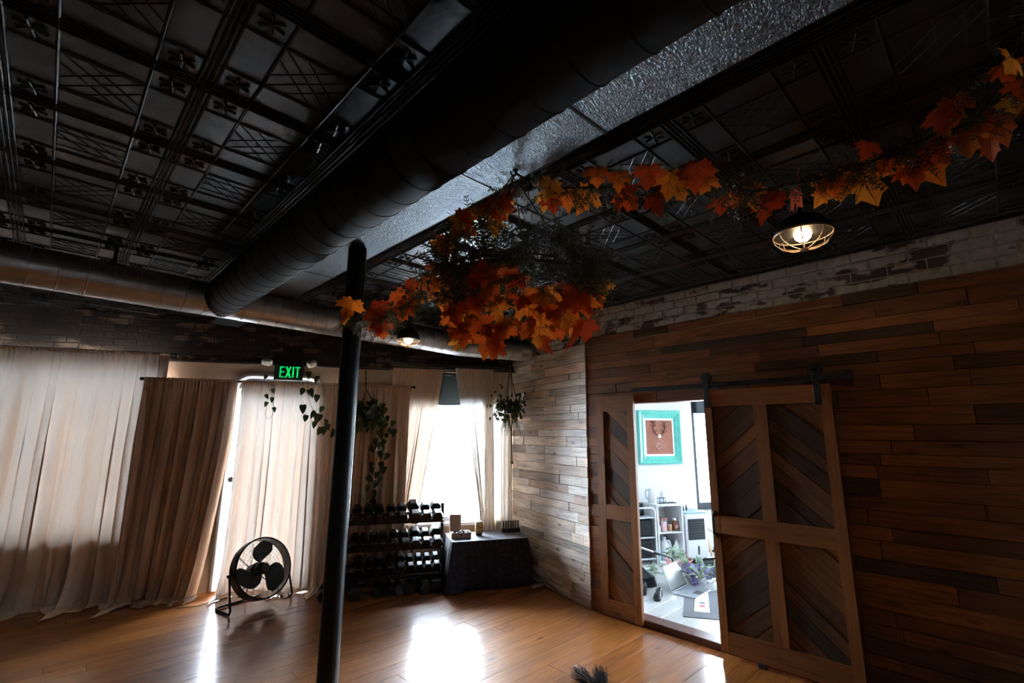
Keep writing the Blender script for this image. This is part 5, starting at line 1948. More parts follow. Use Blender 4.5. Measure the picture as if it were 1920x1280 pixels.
def cloth():
    b = MB(); n = 128
    x0, x1, y0, y1 = -0.455, 0.435, -0.265, 0.255
    per = []
    Lx, Ly = x1 - x0, y1 - y0
    for k in range(n):
        s = k / n * 2 * (Lx + Ly)
        if s < Lx:
            per.append((x0 + s, y0, 0, -1))
        elif s < Lx + Ly:
            per.append((x1, y0 + s - Lx, 1, 0))
        elif s < 2 * Lx + Ly:
            per.append((x1 - (s - Lx - Ly), y1, 0, 1))
        else:
            per.append((x0, y1 - (s - 2 * Lx - Ly), -1, 0))
    P = []
    lev = [TZ + 0.006, TZ + 0.001, TZ - 0.02, 0.40, 0.30, 0.20, 0.10, 0.008]
    for li, z in enumerate(lev):
        t = 1 - z / TZ
        for k, (x, y, nx, ny) in enumerate(per):
            # round the corners a little
            fl = 0.004 + (0.030 * t if li > 1 else 0)
            if nx < 0: fl += 0.035 * t
            if ny < 0 and x < -0.2: fl += 0.085 * t * min(1, (-0.2 - x) / 0.25)
            if nx > 0: fl += 0.02 * t
            wv = 0.016 * t * sin(k * 0.62) + 0.010 * t * sin(k * 1.37 + 1)
            ax_, ay_ = nx, ny
            if li > 1:
                # corners fold outwards
                cx_ = max(0, 1 - min(abs(x - x0), abs(x - x1)) / 0.08); cy_ = max(0, 1 - min(abs(y - y0), abs(y - y1)) / 0.08)
                kx = (-1 if x < 0 else 1) * cx_ * 0.7; ky = (-1 if y < 0 else 1) * cy_ * 0.7
                ax_ = ax_ if ax_ else kx; ay_ = ay_ if ay_ else ky
            if ny > 0:
                wv = 0; fl = min(fl, 0.02)
            P.append((x + ax_ * (fl + wv), y + ay_ * (fl + wv), z))
    Fc = []
    for i in range(len(lev) - 1):
        for k in range(n):
            k2 = (k + 1) % n
            Fc.append((i * n + k, (i + 1) * n + k, (i + 1) * n + k2, i * n + k2))
    b.add(P, Fc)
    b.grid(lambda i, j: Vector((x0 - 0.004 + (Lx + 0.008) * i, y0 - 0.004 + (Ly + 0.008) * j, TZ + 0.006 + 0.0012 * sin(i * 23) * sin(j * 17))), 20, 10)
    return b


tcl = cloth().build('tablecloth', M['tapestry'], smooth=True, loc=TC, rot=(0, 0, AB))
tag(tcl, 'navy patterned tapestry draped over the low table to the floor', 'tablecloth')
TT = TZ + 0.008
# open wooden box of stones
bx = thing('open_box', 'small tan wooden box with its lid open, holding dark and pale stones', 'box', WB(-0.775, 0.44, TT), AB)
b = MB()
b.box(-0.115, 0.115, -0.07, 0.07, 0, 0.006); b.box(-0.115, 0.115, -0.07, -0.063, 0.006, 0.06); b.box(-0.115, 0.115, 0.063, 0.07, 0.006, 0.06)
b.box(-0.115, -0.108, -0.063, 0.063, 0.006, 0.06); b.box(0.108, 0.115, -0.063, 0.063, 0.006, 0.06)
b.build('tray', M['cardboard'], bx)
b = MB(); lm = Matrix.Rotation(radians(8), 3, 'X')
b.bbox(-0.115, 0.02, 0.0, 0.022, 0.0, 0.185, 0.004, None); b.build('lid', M['cardboard'], bx, loc=(0, 0.072, 0.055), rot=(radians(-6), 0, 0))
b = MB(); b.bbox(-0.01, 0.01, -0.074, -0.07, 0.028, 0.046, 0.001); b.build('clasp', M['metal_dark'], bx)
rS = random.Random(3)


def pebble(s):
    b = MB(); b.lathe([(0, -0.6), (0.6, -0.45), (1, 0), (0.7, 0.5), (0, 0.62)], 8); b.v = [(x * s * 1.2, y * s, z * s) for x, y, z in b.v]; return b


for k in range(14):
    gx, gy = k % 7, k // 7
    pb = pebble(0.0135)
    wpt = WB(-0.775 - 0.09 + gx * 0.030, 0.44 - 0.03 + gy * 0.055, TT + 0.056)
    o = pb.build('polished_stone', M['stone'] if k % 3 else M['stone_pale'], smooth=True, loc=wpt, rot=(rS.uniform(-0.5, 0.5), rS.uniform(-0.5, 0.5), rS.uniform(0, 3)))
    tag(o, 'small %s polished stone in the open box, %s from the left in the %s row' % ('dark' if k % 3 else 'pale', ORD[gx], 'back' if gy == 0 else 'front'), 'stone', 'stones in the open box')
b = MB(); b.box(-0.106, 0.106, -0.062, 0.062, 0.007, 0.047); b.build('padding', M['wood_dark'], bx)
# diffuser
df = thing('aroma_diffuser', 'small cream barrel-shaped diffuser on the tapestry table with an amber band', 'diffuser', WB(-0.545, 0.40, TT), AB)
b = MB(); b.lathe([(0.034, 0), (0.038, 0.008), (0.045, 0.03)], 28, capt=False); b.build('base', M['wood_dark'], df, smooth=True)
b = MB(); b.lathe([(0.045, 0.03), (0.050, 0.07), (0.049, 0.115), (0.044, 0.140)], 28, capb=False, capt=False); b.build('band', plain('amber_marbled_band', (0.62, 0.36, 0.12), 0.5, 0, 0, 30, 0.45, 28), df, smooth=True)
b = MB(); b.lathe([(0.044, 0.140), (0.042, 0.155), (0.030, 0.162), (0.008, 0.163), (0.0, 0.160)], 28, capb=False); b.build('lid', M['ceramic'], df, smooth=True)
# steam
sm = bpy.data.materials.new('steam'); sm.use_nodes = True
N_ = sm.node_tree.nodes; L_ = sm.node_tree.links; N_.clear()
o_ = N_.new('ShaderNodeOutputMaterial'); d_ = N_.new('ShaderNodeBsdfDiffuse'); d_.inputs[0].default_value = (0.9, 0.9, 0.92, 1)
t_ = N_.new('ShaderNodeBsdfTransparent'); x_ = N_.new('ShaderNodeMixShader'); x_.inputs[0].default_value = 0.22
L_.new(t_.outputs[0], x_.inputs[1]); L_.new(d_.outputs[0], x_.inputs[2]); L_.new(x_.outputs[0], o_.inputs[0])
b = MB(); b.tube([(0, 0, 0.0), (0.004, 0, 0.03), (0.012, 0, 0.06), (0.010, 0, 0.09), (0.026, 0, 0.12), (0.05, 0, 0.15), (0.06, 0, 0.17)], 0.01, 8, rs=[0.006, 0.010, 0.012, 0.012, 0.014, 0.012, 0.004])
so = b.build('steam_wisp', sm, smooth=True, loc=WB(-0.545, 0.40, TT + 0.164), rot=(0, 0, AB))
tag(so, 'thin white wisp of steam rising above the diffuser', 'steam', kind='stuff')
# block with upright rods
bk = thing('rod_stand', 'dark wooden block with seven upright dark rods at the right end of the table', 'rod stand', WB(-0.12, 0.30, TT), AB)
b = MB(); b.bbox(-0.115, 0.115, -0.025, 0.025, 0, 0.045, 0.003); b.build('block', M['wood_dark'], bk)
for k in range(7):
    x = -0.093 + k * 0.031
    b = MB(); b.cyl((x, 0, 0.045), (x, 0, 0.125), 0.0085, n=12); b.lathe([(0.0085, 0.125), (0.007, 0.131), (0, 0.132)], 12, (x, 0, 0), capb=False); b.build('rod', M['metal_dark'], bk, smooth=True)

# power strip on the floor by the corner
ps = thing('power_strip', 'short beige power strip lying on the floor right of the tablecloth', 'power strip', at_z(1009, 1100, 0.0) , AB + 0.35)
b = MB(); b.bbox(-0.10, 0.10, -0.025, 0.025, 0, 0.034, 0.006); b.build('body', M['cardboard'], ps)
b = MB()
for k in range(4):
    b.bbox(-0.078 + k * 0.042, -0.050 + k * 0.042, -0.014, 0.014, 0.0342, 0.036, 0.001)
b.build('sockets', M['wood_dark'], ps)
b = MB()
p0 = at_z(1055, 1116, 0.01); 
b.tube([Vector(p) for p in polyline([C3 + D3 * s + N3 * (0.06 if N3.x < 0 else -0.06) + Z * z for s, z in ((0.42, 0.008), (0.6, 0.05), (0.9, 0.10), (1.2, 0.12))], 14)], 0.005, 6)
tag(b.build('cable', M['rubber'], smooth=True), 'dark cable running along the foot of the pale plank wall', 'cable')

# dry dark tuft at the lower edge of the picture
tf = thing('dried_grass_bunch', 'dark bunch of dried bristly stems lying on the floor at the bottom edge', 'dried bunch', (2.93, 2.22, 0))
rT = random.Random(77)
b = MB()
for k in range(300):
    a = Vector((-0.10 + rT.uniform(-0.05, 0.05), -0.16 + rT.uniform(-0.05, 0.02), rT.uniform(0.006, 0.04)))
    sg = 0 if k % 2 else 1
    e = (Vector((0.035, 0.14, 0.0)) if sg else Vector((0.15, 0.045, 0.0))) + Vector((rT.uniform(-0.05, 0.05), rT.uniform(-0.05, 0.05), rT.uniform(0.006, 0.07)))
    m_ = (a + e) / 2 + Vector((0, 0, rT.uniform(0.0, 0.025)))
    b.tube([a, m_, e], 0.0014, 3, cap=False)
stuff(b.build('bristles', M['bristle'], tf))
b = MB()
for k in range(9):
    a = Vector((-0.08, -0.12, 0.02)); e = Vector((0.02 + rT.uniform(-0.06, 0.08), 0.14 + rT.uniform(-0.05, 0.03), rT.uniform(0.02, 0.09)))
    b.tube([a, (a + e) / 2 + Vector((0, 0, 0.02)), e], 0.002, 4)
b.build('stalks', M['twig'], tf)
for k in range(7):
    pb = pebble(rT.uniform(0.006, 0.011))
    pb.build('seed_head', M['stone_pale'] if k % 2 else M['rubber'], tf, smooth=True, loc=(0.035 + rT.uniform(-0.025, 0.03), 0.155 + rT.uniform(-0.02, 0.02), 0.05 + rT.uniform(-0.02, 0.02)))

# =================================================================== SIDE ROOM CONTENTS
def uv(p):
    q = p - PB
    return q.dot(UB), -q.dot(NB), p.z


def sthing(name, label, cat, u, v, z=SF, group=None, rz=0.0):
    return thing(name, label, cat, WB(u, v, z), AB + rz, group)


# framed relief picture
pu0, pv0, pz1 = uv(at_wb(1194.6, 768.5, 0.03)); pu1, _, pz0 = uv(at_wb(1280.3, 869.5, 0.03))
PW, PH = pu1 - pu0, pz1 - pz0
pic = sthing('framed_picture', 'terracotta relief of antlers over a rose in a carved turquoise frame on white wall', 'picture', (pu0 + pu1) / 2, 0.004, (pz0 + pz1) / 2)
fwid = 0.115
prof = [(0.0, 0.0), (0.0, 0.030), (0.018, 0.046), (0.045, 0.040), (0.060, 0.024), (0.085, 0.030), (0.098, 0.022), (fwid, 0.012), (fwid, 0.0)]
for k, (L_, H_) in enumerate(((PW, PH), (PH, PW), (PW, PH), (PH, PW))):
    b = MB(); hw = L_ / 2
    n = len(prof)
    nseg = 26
    P = []
    for s in range(nseg + 1):
        f_ = s / nseg
        for (d, t) in prof:
            xx = -(hw - d) + 2 * (hw - d) * f_
            bumpv = 0.006 * sin(f_ * 60) if 0.02 < d < 0.06 else (0.003 * sin(f_ * 90) if d > 0.08 and t > 0.015 else 0)
            P.append((xx, -(t + bumpv), H_ / 2 - d))
    Fc = []
    for s in range(nseg):
        for i in range(n - 1):
            Fc.append((s * n + i, s * n + i + 1, (s + 1) * n + i + 1, (s + 1) * n + i))
    b.add(P, Fc)
    b.build('frame_side', M['turq'], pic, rot=(0, k * pi / 2, 0), smooth=True)
ix, iz = PW / 2 - fwid, PH / 2 - fwid
b = MB(); b.box(-ix - 0.01, ix + 0.01, -0.010, -0.002, -iz - 0.01, iz + 0.01); b.build('mount', M['mount'], pic)
mx_, mz_ = ix - 0.028, iz - 0.030
b = MB(); b.box(-mx_, mx_, -0.016, -0.010, -mz_, mz_); panel = b.build('relief_panel', M['terracotta'], pic)
b = MB()
for sg in (-1, 1):
    main = [(0.02 * sg, -0.015, 0.02), (0.07 * sg, -0.018, 0.06), (0.105 * sg, -0.019, 0.13), (0.095 * sg, -0.019, 0.20), (0.125 * sg, -0.018, 0.24)]
    b.tube(main, 0.008, 6, rs=[0.006, 0.009, 0.010, 0.008, 0.003])
    for k, (q, dx, dz) in enumerate(((1, 0.06, 0.05), (2, 0.045, 0.07), (2, -0.05, 0.06), (3, -0.045, 0.05), (3, 0.05, 0.035), (1, -0.02, 0.05))):
        x0, y0, z0 = main[q]
        b.tube([(x0, y0, z0), (x0 + dx * sg * 0.6, y0 - 0.002, z0 + dz * 0.4), (x0 + dx * sg, y0, z0 + dz)], 0.005, 5, rs=[0.006, 0.005, 0.002])
b.build('antler_relief', M['terra_dark'], panel, smooth=True)
b = MB(); b.lathe([(0.0, -0.008), (0.024, -0.004), (0.026, 0.004), (0.0, 0.010)], 16, (-0.005, -0.018, 0.012), Matrix.Rotation(pi / 2, 3, 'X')); b.build('medallion', M['mount'], panel, smooth=True)
b = MB()
for k in range(20):
    a = k * 2.4
    rr_ = 0.010 + 0.0036 * k
    w2 = 1.9 - 0.05 * k
    b.tube([((rr_ + 0.010 * sin(pi * t)) * cos(a + w2 * (t - 0.5)) * 0.95, -0.018, -0.125 + (rr_ + 0.010 * sin(pi * t)) * sin(a + w2 * (t - 0.5))) for t in (0, 0.2, 0.4, 0.6, 0.8, 1.0)], 0.006, 5)
b.build('rose_relief', M['rose'], panel, smooth=True)

# white two-cell cube shelf
u0, u1, v0, v1 = 1.835, 2.235, 0.10, 0.49
ST = 0.785
sh = sthing('cube_shelf', 'white two-cell cube shelf against the white wall under the picture', 'shelf', (u0 + u1) / 2, (v0 + v1) / 2)
hw, hd = (u1 - u0) / 2, (v1 - v0) / 2
W_ = M['white_gloss']
for x0, x1 in ((-hw, -hw + 0.024), (hw - 0.024, hw)):
    b = MB(); b.bbox(x0, x1, -hd, hd, 0, ST - SF, 0.002); b.build('side_panel', W_, sh)
mid = 0.365
for z0, z1, nm in ((0.0, 0.024, 'bottom_panel'), (mid, mid + 0.022, 'middle_shelf'), (ST - SF - 0.026, ST - SF, 'top_panel')):
    b = MB(); b.bbox(-hw + 0.0242, hw - 0.0242, -hd, hd, z0, z1, 0.002); b.build(nm, W_, sh)
b = MB(); b.bbox(-hw + 0.0242, hw - 0.0242, hd - 0.008, hd, 0.0242, ST - SF - 0.0262, 0.001); b.build('back_panel', W_, sh)


def jar(name, label, cat, u, v, z, prof, mat, cap=None, capmat=None):
    t = sthing(name, label, cat, u, v, z)
    b = MB(); b.lathe(prof, 22); b.build('body', mat, t, smooth=True)
    if cap:
        b = MB(); b.lathe(cap, 20); b.build('cap', capmat or M['white_gloss'], t, smooth=True)
    return t


MZ = SF + mid + 0.0225
BZ = SF + 0.0245
jar('paper_cone', 'tall tan cardboard cone on the upper cell of the white cube shelf', 'cone', 1.93, 0.34, MZ, [(0.052, 0), (0.040, 0.13), (0.028, 0.235), (0.0, 0.236)], M['tan'])
jar('glass_jar', 'small white jar beside the cone at the front of the cube shelf', 'jar', 1.885, 0.43, MZ, [(0.026, 0), (0.028, 0.01), (0.028, 0.06), (0.022, 0.066)], M['milky'], [(0.024, 0.066), (0.024, 0.082), (0, 0.083)])
jar('pink_jar', 'pink patterned jar with a pale lid in the middle of the cube shelf', 'jar', 1.975, 0.42, MZ, [(0.036, 0), (0.04, 0.01), (0.04, 0.085), (0.034, 0.094)], M['pinkjar'], [(0.037, 0.094), (0.037, 0.115), (0, 0.117)])
b_ = sthing('small_box', 'small dusty pink box standing behind the pink jar', 'box', 2.045, 0.30, MZ)
b = MB(); b.bbox(-0.05, 0.05, -0.03, 0.03, 0, 0.13, 0.003); b.build('carton', M['pinkjar'], b_)
b = MB(); b.bbox(-0.052, 0.052, -0.032, 0.032, 0.13, 0.15, 0.003); b.build('lid', M['rose'], b_)
jar('tan_tin', 'short tan tin between the pink jar and the amber bottle', 'tin', 2.06, 0.42, MZ, [(0.03, 0), (0.032, 0.004), (0.032, 0.075), (0.03, 0.08), (0, 0.08)], M['tan'])
t = jar('amber_bottle', 'amber bottle with a white cap and round label at the right of the cube shelf', 'bottle', 2.145, 0.42, MZ, [(0.034, 0), (0.037, 0.008), (0.037, 0.10), (0.022, 0.12), (0.020, 0.13)], M['amber'], [(0.023, 0.13), (0.023, 0.155), (0, 0.157)])
b = MB(); b.lathe([(0.0, 0), (0.022, 0.0), (0.022, 0.0015), (0, 0.0018)], 18, (0, -0.0365, 0.055), Matrix.Rotation(pi / 2, 3, 'X')); b.build('round_label', M['rose'], t)
t = sthing('milk_jug', 'translucent white plastic jug in the lower cell of the cube shelf', 'jug', 2.00, 0.37, BZ)
b = MB(); b.lathe([(0.075, 0), (0.085, 0.012), (0.085, 0.15), (0.06, 0.205), (0.024, 0.245), (0.022, 0.26)], 20); b.build('body', M['milky'], t, smooth=True)
b = MB(); b.lathe([(0.026, 0.26), (0.026, 0.28), (0, 0.281)], 16); b.build('cap', M['white_gloss'], t, smooth=True)
b = MB(); b.tube([(0.03, 0, 0.235), (0.075, 0, 0.225), (0.098, 0, 0.17), (0.084, 0, 0.12)], 0.012, 8); b.build('handle', M['milky'], t, smooth=True)
jar('teal_bottle', 'small teal bottle at the left of the lower cell', 'bottle', 1.895, 0.40, BZ, [(0.032, 0), (0.035, 0.01), (0.035, 0.12), (0.015, 0.15), (0.015, 0.165)], M['teal'], [(0.017, 0.165), (0.017, 0.185), (0, 0.186)], M['black_plastic'])
jar('clear_bottle', 'pale plastic bottle at the right of the lower cell', 'bottle', 2.165, 0.40, BZ, [(0.034, 0), (0.038, 0.01), (0.038, 0.16), (0.018, 0.21), (0.016, 0.225)], M['milky'], [(0.019, 0.225), (0.019, 0.245), (0, 0.246)], M['frame_grey'])
jar('black_bottle', 'black bottle standing behind the white jug', 'bottle', 2.09, 0.27, BZ, [(0.035, 0), (0.038, 0.01), (0.038, 0.21), (0.016, 0.25)], M['black_plastic'], [(0.018, 0.25), (0.018, 0.27), (0, 0.271)], M['black_plastic'])

# things on top of the shelf and the rack
TPZ = ST + 0.001
kt = sthing('kettle', 'white electric kettle standing at the left on top of the white shelf', 'kettle', 1.895, 0.30, TPZ)
b = MB(); b.lathe([(0.058, 0.0), (0.062, 0.008), (0.060, 0.022), (0.0, 0.022)], 24); b.build('base', M['white_gloss'], kt, smooth=True)
b = MB(); b.lathe([(0.056, 0.024), (0.060, 0.05), (0.054, 0.11), (0.045, 0.165), (0.042, 0.175)], 24); b.build('body', M['white_gloss'], kt, smooth=True)
b = MB(); b.lathe([(0.042, 0.175), (0.034, 0.188), (0.010, 0.192), (0.008, 0.202), (0, 0.203)], 24, capb=False); b.build('lid', M['white_gloss'], kt, smooth=True)
b = MB(); b.tube([(-0.045, 0, 0.168), (-0.085, 0, 0.165), (-0.10, 0, 0.13), (-0.092, 0, 0.07), (-0.058, 0, 0.045)], 0.011, 8); b.build('handle', M['frame_grey'], kt, smooth=True)
b = MB(); b.prism([(0.038, 0.13), (0.044, 0.172), (0.072, 0.174)], -0.014, 0.014); b.build('spout', M['white_gloss'], kt)
gb_ = sthing('glass_box', 'small glass box with dark metal edges on top of the white shelf', 'glass box', 1.965, 0.41, TPZ)
b = MB(); e = 0.0028
for x in (-0.048, 0.048):
    for y in (-0.028, 0.028):
        b.box(x - e, x + e, y - e, y + e, 0, 0.072)
for z in (0.003, 0.072):
    for y in (-0.028, 0.028):
        b.box(-0.048, 0.048, y - e, y + e, z - e, z + e)
    for x in (-0.048, 0.048):
        b.box(x - e, x + e, -0.028, 0.028, z - e, z + e)
b.build('edges', M['metal_dark'], gb_)
b = MB(); b.box(-0.046, 0.046, -0.027, 0.027, 0.006, 0.008); b.box(-0.046, 0.046, 0.025, 0.027, 0.008, 0.069); b.build('panes', M['glass'], gb_)
for k in range(4):
    pb = pebble(0.011); pb.build('pebble', M['stone'] if k % 2 else M['stone_pale'], gb_, smooth=True, loc=(-0.025 + k * 0.018, -0.005 * (k % 2), 0.016), rot=(k, 0, k))
dv = jar('white_humidifier', 'white cone-shaped humidifier on top of the white shelf beside the glass box', 'humidifier', 2.085, 0.27, TPZ, [(0.05, 0), (0.054, 0.008), (0.050, 0.03), (0.038, 0.10), (0.026, 0.135), (0, 0.14)], M['white_gloss'])
b = MB(); b.bbox(-0.012, 0.012, -0.056, -0.05, 0.010, 0.016, 0.001); b.build('indicator', M['black_plastic'], dv)
tr = sthing('slim_tray', 'slim dark tray lying flat at the back of the white shelf top', 'tray', 2.10, 0.40, TPZ)
b = MB(); b.bbox(-0.085, 0.085, -0.03, 0.03, 0, 0.007, 0.002); b.build('plate', M['wood_dark'], tr)
b = MB(); b.box(-0.085, 0.085, -0.03, -0.027, 0.007, 0.011); b.box(-0.085, 0.085, 0.027, 0.03, 0.007, 0.011); b.build('rim', M['wood_dark'], tr)

# rounded white rack with black bins, left of the shelf
rk = sthing('white_rack', 'white tubular rack with rounded corners holding black rolls beside the shelf', 'rack', 1.56, 0.32)
RW, RDp, RH = 0.245, 0.17, 0.70
for y in (-RDp, RDp):
    pts = [(-RW, y, 0.0)]
    for k in range(5):
        a = pi - k * pi / 8; pts.append((-RW + 0.06 + 0.06 * cos(a), y, RH - 0.06 + 0.06 * sin(a)))
    for k in range(5):
        a = pi / 2 - k * pi / 8; pts.append((RW - 0.06 + 0.06 * cos(a), y, RH - 0.06 + 0.06 * sin(a)))
    pts.append((RW, y, 0.0))
    b = MB(); b.tube(pts, 0.012, 8); b.build('end_frame', W_, rk, smooth=True)
for z in (0.07, 0.33, 0.575):
    b = MB(); b.bbox(-RW + 0.013, RW - 0.013, -RDp, RDp, z - 0.008, z + 0.008, 0.004); b.build('shelf', W_, rk)
for i, (z, h, d) in enumerate(((0.079, 0.225, 0.005), (0.339, 0.215, 0.0))):
    t = sthing('black_bin', 'black fabric bin on the %s shelf of the white tubular rack' % ('lowest' if i == 0 else 'middle'), 'bin', 1.565, 0.31, SF + z)
    b = MB(); b.bbox(-0.20, 0.20, -0.15, 0.15, 0, h, 0.012); b.build('body', M['black_plastic'], t)
    b = MB(); b.bbox(-0.205, 0.205, -0.155, 0.155, h, h + 0.012, 0.004); b.build('rim', M['rubber'], t)
t = sthing('rolled_mat', 'black rolled mat standing on the top shelf of the white tubular rack', 'mat', 1.66, 0.29, SF + 0.584)
b = MB(); b.lathe([(0.085, 0), (0.09, 0.01), (0.085, 0.15), (0.075, 0.155), (0.045, 0.155), (0.043, 0.10), (0, 0.10)], 26); b.build('roll', M['black_plastic'], t, smooth=True)
b = MB(); b.lathe([(0.0905, 0.06), (0.0905, 0.08)], 26, capb=False, capt=False); b.build('strap', M['rubber'], t)

# air cooler
ac = sthing('air_cooler', 'white portable air cooler with a dark front grille right of the cube shelf', 'air cooler', 2.435, 0.34)
AH = 0.60
b = MB(); b.bbox(-0.17, 0.17, -0.16, 0.15, 0.03, AH, 0.018); b.build('body', W_, ac)
b = MB(); b.bbox(-0.165, 0.165, -0.155, 0.145, AH, AH + 0.022, 0.008); b.build('top_cover', plain('blue_grey_cover', (0.24, 0.36, 0.40), 0.4), ac)
b = MB(); b.bbox(-0.145, 0.115, -0.168, -0.158, 0.27, 0.535, 0.004); gr_ = b.build('grille', M['grille'], ac)
for k in range(8):
    b = MB(); b.bbox(-0.138, 0.108, -0.176, -0.168, 0.285 + k * 0.031, 0.293 + k * 0.031, 0.001); b.build('louvre', M['black_plastic'], gr_)
b = MB(); b.prism([(0.002, 0.20), (0.016, 0.18), (0.012, 0.08), (-0.004, 0.08), (-0.006, 0.18)], -0.164, -0.159); b.build('level_window', M['grille'], ac)
for sx in (-0.13, 0.13):
    for sy in (-0.12, 0.11):
        b = MB(); b.cyl((sx - 0.012, sy, 0.019), (sx + 0.012, sy, 0.019), 0.019, n=14); b.build('castor', M['black_plastic'], ac, smooth=True)
for k, (du, hh) in enumerate(((-0.10, 0.05), (-0.05, 0.065))):
    jar('small_vial', 'tiny dark vial on top of the air cooler, %s of the pair' % ('left' if k == 0 else 'right'), 'vial', 2.435 + du, 0.36, SF + AH + 0.0225, [(0.010, 0), (0.012, 0.004), (0.012, hh * 0.7), (0.006, hh * 0.85), (0.006, hh)], M['metal_dark'], [(0.008, hh), (0.008, hh + 0.01), (0, hh + 0.011)], M['black_plastic'])
bt = sthing('black_tray', 'flat black tray on the floor right of the air cooler behind the flowers', 'tray', 2.62, 0.62)
b = MB(); b.bbox(-0.34, 0.20, -0.12, 0.10, 0, 0.016, 0.004); b.build('base', M['black_plastic'], bt)
b = MB(); b.box(-0.34, 0.20, -0.12, -0.112, 0.016, 0.035); b.box(-0.34, 0.20, 0.092, 0.10, 0.016, 0.035); b.box(-0.34, -0.332, -0.112, 0.092, 0.016, 0.035); b.box(0.192, 0.20, -0.112, 0.092, 0.016, 0.035); b.build('rim', M['black_plastic'], bt)
for k, (uu, ll) in enumerate(((2.72, 0.62), (2.80, 0.56))):
    t = sthing('wooden_stick', '%s brown wooden stick leaning by the wall right of the air cooler' % ('longer' if k == 0 else 'shorter'), 'stick', uu, 0.30)
    b = MB(); b.bbox(-0.014, 0.014, -0.010, 0.010, 0, ll, 0.003); b.build('shaft', M['tan'], t, rot=(-0.42, 0.05, 0))
    b = MB(); b.bbox(-0.0145, 0.0145, -0.0105, 0.0105, ll - 0.05, ll + 0.002, 0.003); b.build('tip', M['wood_dark'], t, rot=(-0.42, 0.05, 0))
b = MB(); q = [WB(2.60, 0.50, 0.45), WB(2.67, 0.52, 0.40), WB(2.69, 0.53, 0.30), WB(2.64, 0.54, 0.2), WB(2.70, 0.56, 0.12), WB(2.78, 0.58, 0.16), WB(2.74, 0.6, 0.24), WB(2.68, 0.6, 0.16), WB(2.74, 0.6, 0.10)]
b.tube(polyline(q, 40), 0.005, 5); tag(b.build('cable', M['rubber'], smooth=True), 'black cable dangling in loops beside the air cooler', 'cable')
# red wire basket
rb = thing('red_basket', 'low red wire basket on the floor in front of the cube shelf', 'basket', WB(1.98, 0.70, SF), AB)
b = MB()
for zz, rr_ in ((0.006, 0.10), (0.05, 0.118), (0.10, 0.135)):
    b.tube([(rr_ * 1.3 * cos(2 * pi * k / 28), rr_ * sin(2 * pi * k / 28), zz) for k in range(28)], 0.004, 5, True)
b.build('hoops', M['red'], rb)
b = MB()
for k in range(22):
    a = 2 * pi * k / 22
    b.tube([(0.0, 0, 0.006), (0.13 * cos(a), 0.10 * sin(a), 0.006), (0.1755 * cos(a), 0.135 * sin(a), 0.10)], 0.003, 4)
b.build('wires', M['red'], rb)
# black pole with a silver section
P1, P2 = at_d(1190, 1022.5, 5.55), at_d(1259, 1046, 5.75)
pl = thing('tripod_pole', 'long thin black and silver pole slanting across in front of the black bins', 'pole', P1)
dv_ = P2 - P1
b = MB(); b.cyl((0, 0, 0), dv_ * 0.52, 0.012, n=10); b.build('silver_section', M['steel'], pl, smooth=True)
b = MB(); b.cyl(dv_ * 0.50, dv_ * 0.66, 0.019, n=12); b.build('clamp', M['black_plastic'], pl, smooth=True)
b = MB(); b.cyl(dv_ * 0.66, dv_, 0.010, n=10); b.cyl((0, 0, 0), dv_ * -0.35, 0.012, n=10); b.build('black_section', M['black_plastic'], pl, smooth=True)
gz = P2.z - SF
b = MB(); b.tube([dv_, dv_ + Vector((0.05, -0.02, -gz * 0.5)), dv_ + Vector((0.12, 0.0, -gz + 0.012)), ], 0.010, 8); b.build('bent_foot', M['black_plastic'], pl, smooth=True)
# black bag
bp_ = at_z(1205, 1098, SF)
bg_ = thing('black_bag', 'black tapered bag slumped on the floor just inside the doorway at left', 'bag', (bp_.x, bp_.y + 0.06, SF), -0.5)
b = MB()
def bagf(i, j):
    a = 2 * pi * i; t = j
    rx, ry = (0.20, 0.14) if t < 0.5 else (0.20 * (1 - (t - 0.5) * 1.5), 0.14 * (1 - (t - 0.5) * 1.7))
    return Vector((rx * (abs(cos(a)) ** 0.6) * (1 if cos(a) > 0 else -1) * (1 - 0.25 * t), ry * (abs(sin(a)) ** 0.6) * (1 if sin(a) > 0 else -1), 0.004 + 0.20 * t + 0.008 * sin(a * 5) * t))
b.grid(bagf, 36, 10); b.add([bagf(k / 36, 1) for k in range(36)], [tuple(range(36))]); b.build('body', M['black_plastic'], bg_, smooth=True)
b = MB(); b.tube([(-0.05, 0.0, 0.20), (-0.04, -0.01, 0.255), (0.04, -0.01, 0.255), (0.05, 0.0, 0.20)], 0.008, 6); b.build('strap', M['rubber'], bg_, smooth=True)


